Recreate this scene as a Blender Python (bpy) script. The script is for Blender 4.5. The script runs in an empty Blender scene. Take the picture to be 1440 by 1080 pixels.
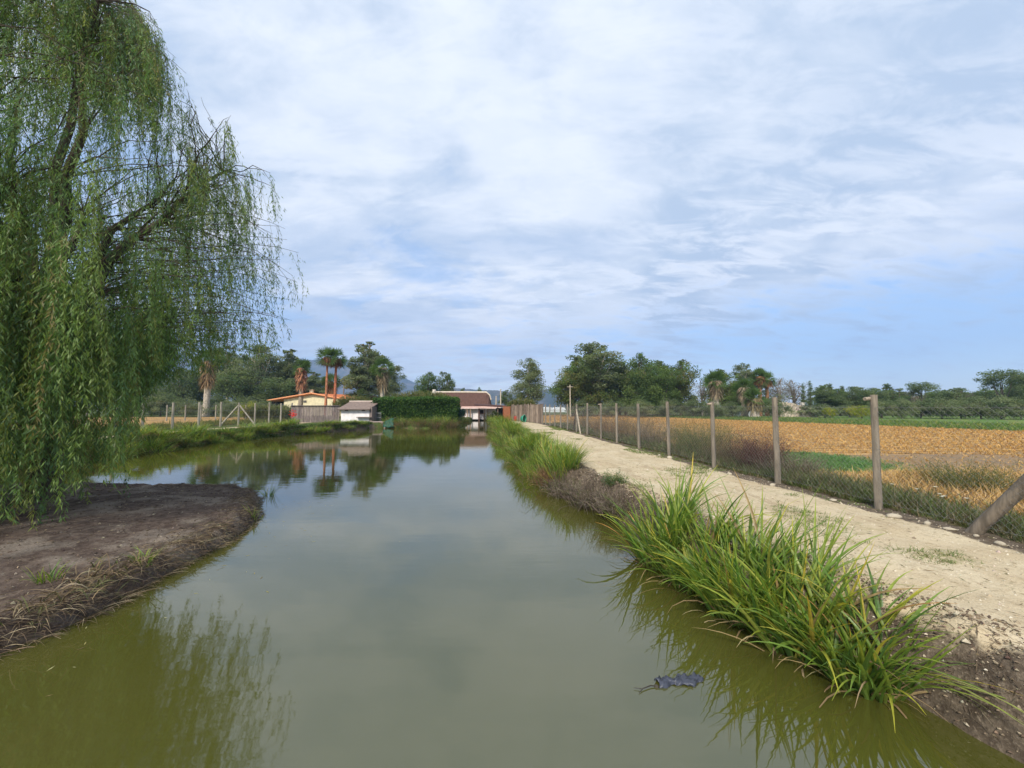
import bpy, math, random
import numpy as np
from mathutils import Vector

# ------------------------------------------------------------------ camera, sky, sun
scene = bpy.context.scene
COL = scene.collection
R = math.radians
EYE = 1.63           # camera above the path
WZ = -0.57           # water level
F = 541.0            # focal length in photo pixels (1440 wide)
PITCH = math.atan(32.0 / F)

cam_d = bpy.data.cameras.new('camera')
cam_d.sensor_width = 36.0
cam_d.lens = F / 1440 * 36
cam_d.clip_start = 0.05
cam_d.clip_end = 9000
cam = bpy.data.objects.new('camera', cam_d)
COL.objects.link(cam)
cam.location = (0, 0, EYE)
cam.rotation_euler = (R(90) + PITCH, 0, 0)
scene.camera = cam

SUN_EL, SUN_AZ = 43.0, 202.0     # azimuth the light comes FROM, degrees clockwise from +Y

def mk_node(nt, t, **kw):
    n = nt.nodes.new(t)
    for k, v in kw.items():
        setattr(n, k, v)
    return n

class NB:
    """small node-building helper"""
    def __init__(s, nt):
        s.nt = nt
    def n(s, t, ins=None, **kw):
        n = mk_node(s.nt, t, **kw)
        for k, v in (ins or {}).items():
            s.set(n.inputs[k], v)
        return n
    def set(s, sock, v):
        if isinstance(v, bpy.types.NodeSocket):
            s.nt.links.new(v, sock)
        elif isinstance(v, bpy.types.Node):
            s.nt.links.new(v.outputs[0], sock)
        elif isinstance(v, (tuple, list)) and len(v) == 3 and sock.type == 'RGBA':
            sock.default_value = (*v, 1)
        else:
            sock.default_value = v
    def math(s, op, a, b=None, c=None, clamp=False):
        n = s.nt.nodes.new('ShaderNodeMath'); n.operation = op; n.use_clamp = clamp
        s.set(n.inputs[0], a)
        if b is not None: s.set(n.inputs[1], b)
        if c is not None: s.set(n.inputs[2], c)
        return n.outputs[0]
    def mix(s, f, a, b, mode='MIX'):
        n = s.nt.nodes.new('ShaderNodeMix'); n.data_type = 'RGBA'; n.blend_type = mode
        s.set(n.inputs['Factor'], f)
        s.set([i for i in n.inputs if i.name == 'A' and i.type == 'RGBA'][0], a)
        s.set([i for i in n.inputs if i.name == 'B' and i.type == 'RGBA'][0], b)
        return [o for o in n.outputs if o.type == 'RGBA'][0]
    def ss(s, v, lo, hi, a=0.0, b=1.0):
        n = s.nt.nodes.new('ShaderNodeMapRange'); n.interpolation_type = 'SMOOTHSTEP'
        s.set(n.inputs['Value'], v)
        n.inputs['From Min'].default_value = lo; n.inputs['From Max'].default_value = hi
        n.inputs['To Min'].default_value = a; n.inputs['To Max'].default_value = b
        return n.outputs[0]
    def noise(s, vec, scale, detail=4.0, rough=0.55, dist=0.0):
        n = s.nt.nodes.new('ShaderNodeTexNoise')
        if vec is not None: s.set(n.inputs['Vector'], vec)
        n.inputs['Scale'].default_value = scale
        n.inputs['Detail'].default_value = detail
        n.inputs['Roughness'].default_value = rough
        n.inputs['Distortion'].default_value = dist
        return n.outputs['Fac']
    def vmap(s, vec, loc=(0, 0, 0), rot=(0, 0, 0), scale=(1, 1, 1)):
        n = s.nt.nodes.new('ShaderNodeMapping')
        s.set(n.inputs['Vector'], vec)
        n.inputs['Location'].default_value = loc
        n.inputs['Rotation'].default_value = rot
        n.inputs['Scale'].default_value = scale
        return n.outputs[0]

world = bpy.data.worlds.new('World')
scene.world = world
world.use_nodes = True
wt = world.node_tree
for n in list(wt.nodes): wt.nodes.remove(n)
b = NB(wt)
sky = b.n('ShaderNodeTexSky')
sky.sky_type = 'NISHITA'
sky.sun_disc = False
sky.sun_elevation = R(SUN_EL)
sky.sun_rotation = R(SUN_AZ)
sky.altitude = 10
sky.air_density = 1.0
sky.dust_density = 0.6
sky.ozone_density = 2.0
tc = b.n('ShaderNodeTexCoord')
d = tc.outputs['Generated']
sep = b.n('ShaderNodeSeparateXYZ', {0: d})
zz = b.math('MAXIMUM', sep.outputs[2], 0.0)
zden = b.math('ADD', zz, 0.22)
px_ = b.math('DIVIDE', sep.outputs[0], zden)
py_ = b.math('DIVIDE', sep.outputs[1], zden)
comb = b.n('ShaderNodeCombineXYZ', {0: px_, 1: py_, 2: 0.0})
p_ = comb.outputs[0]
n_big = b.noise(b.vmap(p_, (3.1, 1.7, 0.4), (0, 0, 0.5), (1.0, 0.7, 1)), 0.75, 6, 0.52, 0.5)
n_mid = b.noise(b.vmap(p_, (7.3, 2.2, 3.4), (0, 0, 0.75), (0.9, 1.5, 1)), 2.2, 9, 0.62, 0.5)
n_rip = b.noise(b.vmap(p_, (1.3, 9.2, 5.4), (0, 0, 0.95), (0.8, 1.9, 1)), 5.0, 10, 0.66, 0.5)
n_rows = b.noise(b.vmap(p_, (4.4, 0.2, 8.1), (0, 0, 0.6), (0.6, 1.7, 1)), 1.3, 6, 0.55, 0.4)
# clear air low in the sky to the right, ragged by the cloud noise
right = b.ss(sep.outputs[0], -0.05, 0.75)
low = b.ss(zz, 0.12, 0.36, 1.0, 0.0)
clear = b.math('MULTIPLY', b.math('ADD', 0.46, b.math('MULTIPLY', right, 0.50)), low)
ragged = b.math('ADD', b.math('MULTIPLY', b.math('SUBTRACT', n_rip, 0.5), 2.0), b.math('MULTIPLY', b.math('SUBTRACT', n_mid, 0.5), 1.0))
clear2 = b.ss(b.math('ADD', clear, ragged), 0.22, 1.10)
# thin spots over the rest of the sky
thin = b.math('MULTIPLY', b.ss(b.math('ADD', b.math('MULTIPLY', n_big, 0.65), b.math('MULTIPLY', n_mid, 0.35)), 0.485, 0.40), b.ss(sep.outputs[0], 0.35, -0.25))
thin = b.math('MULTIPLY', thin, 0.62)
holes = b.math('MAXIMUM', clear2, thin)
cov = b.math('SUBTRACT', 1.0, holes, clamp=True)
shade = b.ss(b.math('ADD', b.math('MULTIPLY', n_big, 0.55), b.math('MULTIPLY', n_mid, 0.45)), 0.40, 0.58)
c1 = b.mix(shade, (0.445, 0.545, 0.69), (0.72, 0.775, 0.855))
c2 = b.mix(b.math('MULTIPLY', b.ss(n_rip, 0.42, 0.62), b.math('ADD', 0.34, b.math('MULTIPLY', b.ss(zz, 0.55, 0.25), 0.45))), c1, (0.86, 0.89, 0.945))
# bright bank of cloud low on the left, dimmer rows above it
lowleft = b.math('MULTIPLY', b.ss(zz, 0.12, 0.22), b.ss(zz, 0.40, 0.28))
lowleft = b.math('MULTIPLY', lowleft, b.ss(sep.outputs[0], 0.15, -0.1))
c3 = b.mix(b.math('MULTIPLY', lowleft, b.math('MULTIPLY', b.ss(n_rows, 0.38, 0.6), 0.7)), c2, (0.90, 0.91, 0.94))
rows = b.math('MULTIPLY', b.ss(n_rows, 0.50, 0.38), 0.48)
c4 = b.mix(rows, c3, (0.40, 0.51, 0.69))
blue = b.mix(b.ss(zz, 0.0, 0.12), (0.44, 0.57, 0.78), (0.29, 0.46, 0.77))
bg_sky = b.n('ShaderNodeBackground', {'Color': sky.outputs[0], 'Strength': 0.07})
bg_blue = b.n('ShaderNodeBackground', {'Color': blue, 'Strength': 0.44})
add = b.n('ShaderNodeAddShader'); wt.links.new(bg_sky.outputs[0], add.inputs[0]); wt.links.new(bg_blue.outputs[0], add.inputs[1])
bg_cl = b.n('ShaderNodeBackground', {'Color': c4, 'Strength': 0.80})
mx = b.n('ShaderNodeMixShader', {0: cov})
wt.links.new(add.outputs[0], mx.inputs[1]); wt.links.new(bg_cl.outputs[0], mx.inputs[2])
outw = b.n('ShaderNodeOutputWorld')
wt.links.new(mx.outputs[0], outw.inputs[0])

sun_d = bpy.data.lights.new('sun', 'SUN')
sun_d.energy = 3.3
sun_d.angle = R(11)
sun_d.color = (1.0, 0.93, 0.82)
sun = bpy.data.objects.new('sun', sun_d)
COL.objects.link(sun)
sd = Vector((math.sin(R(SUN_AZ)) * math.cos(R(SUN_EL)), math.cos(R(SUN_AZ)) * math.cos(R(SUN_EL)), math.sin(R(SUN_EL))))
sun.rotation_euler = sd.to_track_quat('Z', 'Y').to_euler()

scene.view_settings.view_transform = 'Standard'
scene.view_settings.look = 'None'
scene.view_settings.exposure = 0.72
scene.view_settings.gamma = 1
scene.render.engine = 'CYCLES'
scene.cycles.max_bounces = 6
scene.cycles.diffuse_bounces = 3
scene.cycles.glossy_bounces = 3
scene.cycles.transmission_bounces = 3
scene.cycles.transparent_max_bounces = 6
scene.cycles.volume_bounces = 0
scene.cycles.use_denoising = True

rng = np.random.default_rng(11)

# ------------------------------------------------------------------ helpers
def link(name, data, parent=None, loc=None):
    o = bpy.data.objects.new(name, data)
    COL.objects.link(o)
    if parent is not None: o.parent = parent
    if loc is not None: o.location = loc
    return o

def tag(o, label=None, cat=None, group=None, kind=None):
    if label: o['label'] = label
    if cat: o['category'] = cat
    if group: o['group'] = group
    if kind: o['kind'] = kind
    return o

def thing(name, label, cat, loc=(0, 0, 0), rz=0.0, group=None):
    o = link(name, None, None, loc)
    o.empty_display_size = 0.2
    o.rotation_euler = (0, 0, rz)
    return tag(o, label, cat, group)

def copy_thing(o, loc, rz=0.0, sc=(1, 1, 1), label=None, group=None):
    c = o.copy(); COL.objects.link(c)
    c.location = loc; c.rotation_euler = (0, 0, rz); c.scale = sc
    if label: c['label'] = label
    if group: c['group'] = group
    for ch in list(o.children):
        k = ch.copy(); COL.objects.link(k); k.parent = c
        for g in list(ch.children):
            q = g.copy(); COL.objects.link(q); q.parent = k
    return c

def ordn(i):
    w = ['first', 'second', 'third', 'fourth', 'fifth', 'sixth', 'seventh', 'eighth', 'ninth', 'tenth', 'eleventh', 'twelfth',
         'thirteenth', 'fourteenth', 'fifteenth', 'sixteenth', 'seventeenth', 'eighteenth', 'nineteenth', 'twentieth']
    if i <= 20: return w[i - 1]
    t = {2: 'twenty', 3: 'thirty', 4: 'forty'}[i // 10]
    return t + '-' + w[i % 10 - 1] if i % 10 else {3: 'thirtieth', 4: 'fortieth'}[i // 10]

class MB:
    def __init__(s):
        s.v = []; s.f = []; s.c = []; s.n = 0
    def add(s, v, f, c=(1, 1, 1)):
        v = np.asarray(v, dtype=np.float32).reshape(-1, 3)
        f = np.asarray(f, dtype=np.int32)
        c = np.asarray(c, dtype=np.float32)
        if c.ndim == 1: c = np.tile(c, (len(v), 1))
        s.v.append(v); s.c.append(c); s.f.append(f + s.n); s.n += len(v)
        return s
    def build(s, name, mat, parent=None, smooth=False, loc=None):
        me = mesh_np(name, np.concatenate(s.v), s.f, np.concatenate(s.c), mat, smooth)
        return link(name, me, parent, loc)

def mesh_np(name, v, flist, c, mat, smooth=False, extra=None):
    me = bpy.data.meshes.new(name)
    loops = np.concatenate([f.reshape(-1) for f in flist]).astype(np.int32)
    sizes = np.concatenate([np.full(len(f), f.shape[1], np.int32) for f in flist])
    starts = np.concatenate([[0], np.cumsum(sizes)[:-1]]).astype(np.int32)
    me.vertices.add(len(v)); me.vertices.foreach_set('co', v.astype(np.float32).reshape(-1))
    me.loops.add(len(loops)); me.loops.foreach_set('vertex_index', loops)
    me.polygons.add(len(sizes)); me.polygons.foreach_set('loop_start', starts)
    try: me.polygons.foreach_set('loop_total', sizes)
    except Exception: pass
    me.polygons.foreach_set('use_smooth', np.full(len(sizes), smooth))
    me.update(calc_edges=True)
    if c is not None:
        a = me.color_attributes.new('col', 'FLOAT_COLOR', 'POINT')
        cc = np.ones((len(v), 4), np.float32); cc[:, :3] = c
        a.data.foreach_set('color', cc.reshape(-1))
    for k, arr in (extra or {}).items():
        a = me.color_attributes.new(k, 'FLOAT_COLOR', 'POINT')
        a.data.foreach_set('color', arr.astype(np.float32).reshape(-1))
    if mat: me.materials.append(mat)
    return me

BOXF = np.array([[0, 1, 3, 2], [4, 6, 7, 5], [0, 4, 5, 1], [2, 3, 7, 6], [0, 2, 6, 4], [1, 5, 7, 3]])
def box(mb, cx, cy, cz, sx, sy, sz, c=(1, 1, 1), rz=0.0, bev=0.0):
    v = np.array([[x, y, z] for x in (-.5, .5) for y in (-.5, .5) for z in (-.5, .5)]) * (sx, sy, sz)
    if rz:
        ca, sa = math.cos(rz), math.sin(rz)
        v = np.stack([v[:, 0] * ca - v[:, 1] * sa, v[:, 0] * sa + v[:, 1] * ca, v[:, 2]], 1)
    mb.add(v + (cx, cy, cz), BOXF, c)

def frames(pts):
    pts = np.asarray(pts, float)
    t = np.gradient(pts, axis=0)
    t /= np.linalg.norm(t, axis=1, keepdims=True) + 1e-9
    ref = np.array([0.31, 0.95, 0.05]) if abs(t[:, 2]).mean() > 0.6 else np.array([0, 0, 1.0])
    s = np.cross(t, ref); s /= np.linalg.norm(s, axis=1, keepdims=True) + 1e-9
    u = np.cross(s, t)
    return t, s, u

def tube(mb, pts, rad, sides=6, c=(1, 1, 1), cap=True, rough=0.0, g=None):
    pts = np.asarray(pts, float); n = len(pts)
    rad = np.broadcast_to(np.asarray(rad, float), (n,))
    t, s, u = frames(pts)
    a = np.linspace(0, 2 * math.pi, sides, endpoint=False)
    ring = s[:, None, :] * np.cos(a)[None, :, None] + u[:, None, :] * np.sin(a)[None, :, None]
    rr = rad[:, None, None]
    if rough and g is not None: rr = rr * (1 + rough * g.normal(size=(n, sides, 1)))
    v = (pts[:, None, :] + ring * rr).reshape(-1, 3)
    i = np.arange(n - 1)[:, None] * sides; j = np.arange(sides)[None, :]; j2 = (j + 1) % sides
    f = np.stack([i + j, i + j2, i + sides + j2, i + sides + j], -1).reshape(-1, 4)
    if np.asarray(c).ndim == 2: c = np.repeat(np.asarray(c), sides, axis=0)
    mb.add(v, f, c)
    if cap:
        for k, idx in ((0, np.arange(sides)[::-1]), (n - 1, np.arange(sides))):
            ring_v = v[k * sides:(k + 1) * sides][idx % sides]
            ce = ring_v.mean(0, keepdims=True)
            vv = np.concatenate([ring_v, ce])
            ff = np.array([[m, (m + 1) % sides, sides] for m in range(sides)])
            cc = c[k * sides] if np.asarray(c).ndim == 2 else c
            mb.add(vv, ff, cc)

def blades(mb, base, az, L, lean0, lean1, w, S, c, ctip=None, fold=0.0, g=rng, pw=1.3, twist=0.35):
    N = len(base)
    L = np.broadcast_to(L, (N,)); lean0 = np.broadcast_to(lean0, (N,)); lean1 = np.broadcast_to(lean1, (N,)); w = np.broadcast_to(w, (N,))
    t = np.linspace(0, 1, S + 1)
    th = lean0[:, None] + (lean1 - lean0)[:, None] * t[None, :] ** pw
    ds = (L / S)[:, None]
    dh = np.sin(th) * ds; dz = np.cos(th) * ds
    h = np.concatenate([np.zeros((N, 1)), np.cumsum((dh[:, 1:] + dh[:, :-1]) / 2, 1)], 1)
    z = np.concatenate([np.zeros((N, 1)), np.cumsum((dz[:, 1:] + dz[:, :-1]) / 2, 1)], 1)
    side_bend = (g.normal(size=(N, 1)) * 0.12) * (t[None, :] ** 2) * L[:, None]
    dx, dy = np.cos(az), np.sin(az)
    P = np.stack([base[:, 0:1] + dx[:, None] * h - dy[:, None] * side_bend,
                  base[:, 1:2] + dy[:, None] * h + dx[:, None] * side_bend,
                  base[:, 2:3] + z], -1)
    tw = g.normal(size=(N, 1)) * twist
    prof = np.clip(np.minimum(1, 0.55 + t * 2.2) * (1 - t ** 2.2), 0.06, 1)
    hw = w[:, None] * prof[None, :] / 2
    # side vector: horizontal perpendicular rotated around the blade by twist
    sx = -dy[:, None] * np.cos(tw); sy = dx[:, None] * np.cos(tw)
    nz = np.sin(th); nh = -np.cos(th)
    Nv = np.stack([dx[:, None] * nh, dy[:, None] * nh, nz], -1)
    Sv = np.stack([sx * np.ones_like(th), sy * np.ones_like(th), np.zeros_like(th)], -1) + Nv * np.sin(tw)[..., None]
    A = P - Sv * hw[..., None]; B = P + Sv * hw[..., None]
    c = np.asarray(c, float)
    if c.ndim == 1: c = np.tile(c, (N, 1))
    if ctip is None: ctip = c
    ctip = np.asarray(ctip, float)
    if ctip.ndim == 1: ctip = np.tile(ctip, (N, 1))
    tt = (t ** 1.5)[None, :, None]
    cc = c[:, None, :] * (1 - tt) + ctip[:, None, :] * tt
    if fold:
        M = P + Nv * (-fold * hw)[..., None]
        V = np.stack([A, M, B], 2)
        K = 3
    else:
        V = np.stack([A, B], 2); K = 2
    CC = np.repeat(cc[:, :, None, :], K, 2)
    V = V.reshape(-1, 3); CC = CC.reshape(-1, 3)
    n0 = np.arange(N)[:, None, None] * (S + 1) * K
    i = np.arange(S)[None, :, None] * K
    k = np.arange(K - 1)[None, None, :]
    q = (n0 + i + k).reshape(-1)
    f = np.stack([q, q + 1, q + 1 + K, q + K], -1)
    mb.add(V, f, CC)

def unit(v):
    return v / (np.linalg.norm(v, axis=-1, keepdims=True) + 1e-9)

def leaves(mb, p, d, L, W, c, g=rng):
    """diamond leaves: p base points, d direction (unit), random facing"""
    N = len(p)
    r = unit(g.normal(size=(N, 3)))
    s = unit(np.cross(d, r))
    L = np.broadcast_to(L, (N,))[:, None]; W = np.broadcast_to(W, (N,))[:, None]
    v = np.stack([p, p + d * L * 0.45 - s * W / 2, p + d * L, p + d * L * 0.45 + s * W / 2], 1).reshape(-1, 3)
    f = np.arange(N * 4).reshape(N, 4)
    c = np.asarray(c, float)
    if c.ndim == 2: c = np.repeat(c, 4, axis=0)
    mb.add(v, f, c)

def vary(base, n, g, amt=0.2, hue=0.06):
    base = np.asarray(base, float)
    k = np.exp(g.normal(size=(n, 1)) * amt)
    return np.clip(base[None, :] * k * (1 + g.normal(size=(n, 3)) * hue), 0.002, 0.95)

def pick(cols, probs, n, g, amt=0.18):
    idx = g.choice(len(cols), n, p=np.array(probs) / sum(probs))
    return vary((1, 1, 1), n, g, amt, 0.05) * np.array(cols)[idx]

def vnoise(x, y, seed=0):
    xi = np.floor(x).astype(np.int64); yi = np.floor(y).astype(np.int64)
    fx = x - xi; fy = y - yi
    fx = fx * fx * (3 - 2 * fx); fy = fy * fy * (3 - 2 * fy)
    def h(a, b_):
        n = (a * 374761393 + b_ * 668265263 + seed * 1274126177) & 0xffffffff
        n = ((n ^ (n >> 13)) * 1274126177) & 0xffffffff
        return ((n ^ (n >> 16)) & 0xffff) / 65535.0
    return (h(xi, yi) * (1 - fx) + h(xi + 1, yi) * fx) * (1 - fy) + (h(xi, yi + 1) * (1 - fx) + h(xi + 1, yi + 1) * fx) * fy - 0.5

def fbm(x, y, seed=0, o=3):
    r = 0; a = 1
    for k in range(o):
        r = r + a * vnoise(x * 2 ** k, y * 2 ** k, seed + k); a *= 0.5
    return r

def sstep(a, b_, x):
    t = np.clip((x - a) / (b_ - a), 0, 1)
    return t * t * (3 - 2 * t)

def PX(px, D, z=0.0):
    """world X of photo column px at distance D"""
    return (px - 720) / F * (D * math.cos(PITCH) + (z - EYE) * math.sin(PITCH))

def PZ(py, D):
    """world height of photo row py at distance D"""
    a = math.atan((540 - py) / F) + PITCH
    return EYE + D * math.tan(a)

# ------------------------------------------------------------------ materials
def principled(name, rough=0.8, spec=0.3):
    m = bpy.data.materials.new(name); m.use_nodes = True
    nt = m.node_tree
    p = nt.nodes['Principled BSDF']
    p.inputs['Roughness'].default_value = rough
    p.inputs['Specular IOR Level'].default_value = spec
    return m, NB(nt), p

def mat_attr(name, rough=0.8, spec=0.3, transl=0.0, nscale=0.0, namt=0.3, bump=0.0, bscale=40.0, tint=(1, 1, 1), stretch=(1, 1, 1)):
    m, b, p = principled(name, rough, spec)
    at = b.n('ShaderNodeAttribute', attribute_name='col')
    col = at.outputs['Color']
    tc = b.n('ShaderNodeTexCoord')
    if nscale:
        nz = b.noise(b.vmap(tc.outputs['Object'], scale=stretch), nscale, 5, 0.6)
        f = b.ss(nz, 0.3, 0.7, 1 - namt, 1 + namt)
        mm = b.n('ShaderNodeVectorMath', operation='SCALE'); b.set(mm.inputs[0], col); b.set(mm.inputs[3], f)
        col = mm.outputs[0]
    if tint != (1, 1, 1): col = b.mix(1.0, col, tint, 'MULTIPLY')
    b.set(p.inputs['Base Color'], col)
    if bump:
        bn = b.n('ShaderNodeBump', {'Strength': bump, 'Distance': 0.02, 'Height': b.noise(b.vmap(tc.outputs['Object'], scale=stretch), bscale, 4, 0.6)})
        b.set(p.inputs['Normal'], bn.outputs[0])
    if transl:
        out = [n for n in b.nt.nodes if n.type == 'OUTPUT_MATERIAL'][0]
        tr = b.n('ShaderNodeBsdfTranslucent'); b.set(tr.inputs['Color'], b.mix(1.0, col, (1.25, 1.3, 0.7), 'MULTIPLY'))
        mxs = b.n('ShaderNodeMixShader', {0: transl})
        b.nt.links.new(p.outputs[0], mxs.inputs[1]); b.nt.links.new(tr.outputs[0], mxs.inputs[2])
        b.nt.links.new(mxs.outputs[0], out.inputs[0])
    return m

M_leaf = mat_attr('leaf', 0.5, 0.4, transl=0.42)
M_blade = mat_attr('blade', 0.42, 0.4, transl=0.36, nscale=14, namt=0.2)
M_far = mat_attr('far_foliage', 0.7, 0.2, transl=0.48)
M_dry = mat_attr('dry_plant', 0.85, 0.15, transl=0.12)
M_bark = mat_attr('bark', 0.9, 0.15, nscale=9, namt=0.45, bump=0.6, bscale=18, stretch=(1, 1, 0.35))
M_wood = mat_attr('weathered_wood', 0.85, 0.2, nscale=16, namt=0.35, bump=0.5, bscale=60, stretch=(1, 1, 0.12))
M_wall = mat_attr('painted_wall', 0.9, 0.15, nscale=2.2, namt=0.12, bump=0.15, bscale=30)
M_roof = mat_attr('roof_tile', 0.85, 0.2, nscale=6, namt=0.3, bump=0.5, bscale=14)
M_thatch = mat_attr('thatch', 0.95, 0.1, nscale=5, namt=0.3, bump=0.8, bscale=16, stretch=(3, 0.4, 0.4))
M_wire = mat_attr('wire', 0.55, 0.5)
M_plain = mat_attr('plain', 0.6, 0.3, nscale=8, namt=0.15)
M_stone = mat_attr('stone', 0.9, 0.2, nscale=20, namt=0.25, bump=0.5, bscale=40)
M_plastic = mat_attr('wet_plastic', 0.22, 0.5, nscale=30, namt=0.25, bump=0.3, bscale=60)

# water: opaque olive pond water with a weak ripple
m_w, b, p = principled('pond_water', 0.035, 0.5)
tc = b.n('ShaderNodeTexCoord'); ob = tc.outputs['Object']
nlow = b.noise(ob, 0.25, 3)
b.set(p.inputs['Base Color'], b.mix(b.ss(nlow, 0.35, 0.65), (0.058, 0.060, 0.010), (0.070, 0.069, 0.016)))
p.inputs['IOR'].default_value = 2.0
r1 = b.noise(b.vmap(ob, rot=(0, 0, 0.15), scale=(0.5, 1.9, 1)), 1.5, 3, 0.5)
r2 = b.noise(b.vmap(ob, scale=(0.8, 2.8, 1)), 4.5, 2, 0.5)
patch = b.ss(b.noise(b.vmap(ob, scale=(0.5, 1, 1)), 0.22, 3, 0.5, 0.5), 0.42, 0.6)
hgt = b.math('ADD', b.math('MULTIPLY', r1, 1.0), b.math('MULTIPLY', r2, b.math('MULTIPLY', patch, 0.35)))
bn = b.n('ShaderNodeBump', {'Strength': 1.0, 'Distance': 0.0024, 'Height': hgt})
b.set(p.inputs['Normal'], bn.outputs[0])
M_water = m_w

# ground: bands chosen by vertex masks, broken up by noise.  m1 = path, grass, straw ; m2 = green field, bare soil field, litter island
m_g, b, p = principled('ground', 0.95, 0.1)
a1 = b.n('ShaderNodeAttribute', attribute_name='m1'); a2 = b.n('ShaderNodeAttribute', attribute_name='m2')
s1 = b.n('ShaderNodeSeparateColor', {0: a1.outputs['Color']}); s2 = b.n('ShaderNodeSeparateColor', {0: a2.outputs['Color']})
tc = b.n('ShaderNodeTexCoord'); ob = tc.outputs['Object']
nA = b.noise(ob, 1.3, 6, 0.6); nB = b.noise(ob, 9, 6, 0.65); nC = b.noise(ob, 55, 4, 0.6); nD = b.noise(ob, 0.4, 4, 0.6)
vor = b.n('ShaderNodeTexVoronoi'); b.set(vor.inputs['Vector'], ob); vor.inputs['Scale'].default_value = 26
vcol = vor.outputs['Color']; vd = vor.outputs['Distance']
sv = b.n('ShaderNodeSeparateColor', {0: vcol})
def edge(mask, amt=0.7, lo=0.35, hi=0.65, nz=nB):
    return b.ss(b.math('ADD', mask, b.math('MULTIPLY', b.math('SUBTRACT', b.math('ADD', b.math('MULTIPLY', nA, 0.5), b.math('MULTIPLY', nz, 0.5)), 0.5), amt * 2)), lo, hi)
soil = b.mix(b.ss(nB, 0.3, 0.7), (0.060, 0.045, 0.032), (0.15, 0.118, 0.085))
soil = b.mix(b.math('MULTIPLY', b.ss(nC, 0.5, 0.72), 0.6), soil, (0.27, 0.22, 0.16))
litter = b.mix(b.ss(nB, 0.35, 0.68), (0.062, 0.044, 0.036), (0.13, 0.098, 0.078))
litter = b.mix(b.ss(nA, 0.48, 0.62), litter, b.mix(b.ss(nC, 0.3, 0.7), (0.13, 0.105, 0.082), (0.24, 0.20, 0.165)))
litter = b.mix(b.math('MULTIPLY', b.ss(nC, 0.58, 0.72), 0.7), litter, (0.26, 0.21, 0.15))
path = b.mix(b.ss(nA, 0.3, 0.7), (0.45, 0.36, 0.23), (0.55, 0.465, 0.32))
path = b.mix(b.math('MULTIPLY', b.ss(nB, 0.5, 0.72), 0.5), path, (0.30, 0.23, 0.14))
path = b.mix(b.math('MULTIPLY', b.ss(nC, 0.5, 0.68), 0.55), path, (0.27, 0.21, 0.13))
path = b.mix(b.math('MULTIPLY', b.ss(b.noise(b.vmap(ob, rot=(0, 0, -.08), scale=(2.6, .35, 1)), 1.1, 5, 0.6, .6), 0.52, 0.68), 0.42), path, (0.27, 0.20, 0.12))
path = b.mix(b.math('MULTIPLY', b.ss(sv.outputs[0], 0.78, 0.86), b.ss(vd, 0.022, 0.012)), path, (0.74, 0.70, 0.60))
gps = b.math('MULTIPLY', b.ss(b.noise(ob, 0.75, 5, 0.62), 0.57, 0.66), b.ss(nB, 0.42, 0.6))
path = b.mix(b.math('MULTIPLY', gps, 0.6), path, (0.17, 0.19, 0.05))
grass = b.mix(b.ss(nB, 0.3, 0.7), (0.042, 0.06, 0.018), (0.105, 0.135, 0.035))
grass = b.mix(b.ss(nA, 0.52, 0.68), grass, (0.15, 0.12, 0.07))
rowv = b.n('ShaderNodeTexWave'); b.set(rowv.inputs['Vector'], b.vmap(ob, rot=(0, 0, 0.12)))
rowv.wave_type = 'BANDS'; rowv.bands_direction = 'Y'
rowv.inputs['Scale'].default_value = 0.3927; rowv.inputs['Distortion'].default_value = 0.8; rowv.inputs['Detail'].default_value = 3; rowv.inputs['Detail Scale'].default_value = 2
straw = b.mix(b.ss(nB, 0.3, 0.7), (0.33, 0.185, 0.06), (0.52, 0.32, 0.12))
straw = b.mix(b.ss(nD, 0.35, 0.65), straw, b.mix(b.ss(nB, 0.3, 0.7), (0.36, 0.22, 0.09), (0.55, 0.37, 0.16)))
straw = b.mix(b.math('MULTIPLY', b.ss(rowv.outputs['Fac'], 0.7, 0.2), 0.75), straw, (0.17, 0.105, 0.05))
green = b.mix(b.ss(nB, 0.3, 0.7), (0.06, 0.12, 0.03), (0.13, 0.21, 0.05))
green = b.mix(b.ss(nD, 0.5, 0.7), green, (0.24, 0.22, 0.06))
fsoil = b.mix(b.ss(nB, 0.3, 0.7), (0.17, 0.11, 0.06), (0.33, 0.23, 0.13))
col = soil
col = b.mix(edge(s1.outputs[1]), col, grass)
col = b.mix(edge(s1.outputs[2]), col, straw)
col = b.mix(edge(s2.outputs[1]), col, fsoil)
col = b.mix(edge(s2.outputs[0]), col, green)
col = b.mix(edge(s2.outputs[2], 0.2), col, litter)
col = b.mix(edge(s1.outputs[0], 0.8, .3, .55), col, path)
b.set(p.inputs['Base Color'], col)
hh = b.math('ADD', b.math('MULTIPLY', nB, 0.6), b.math('MULTIPLY', nC, 0.35))
hh = b.math('ADD', hh, b.math('MULTIPLY', b.ss(vd, 0.03, 0.0), b.math('MULTIPLY', b.ss(sv.outputs[0], 0.6, 0.7), 0.5)))
bn = b.n('ShaderNodeBump', {'Strength': 0.9, 'Distance': 0.03, 'Height': hh})
b.set(p.inputs['Normal'], bn.outputs[0])
M_ground = m_g

m_h, b, p = principled('hill_rock', 0.95, 0.05)
tc = b.n('ShaderNodeTexCoord')
nz = b.noise(tc.outputs['Object'], 0.012, 8, 0.65)
b.set(p.inputs['Base Color'], b.mix(b.ss(nz, 0.4, 0.62), (0.028, 0.042, 0.022), (0.11, 0.095, 0.07)))
bn = b.n('ShaderNodeBump', {'Strength': 1.0, 'Distance': 30.0, 'Height': nz}); b.set(p.inputs['Normal'], bn.outputs[0])
M_hill = m_h

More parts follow.
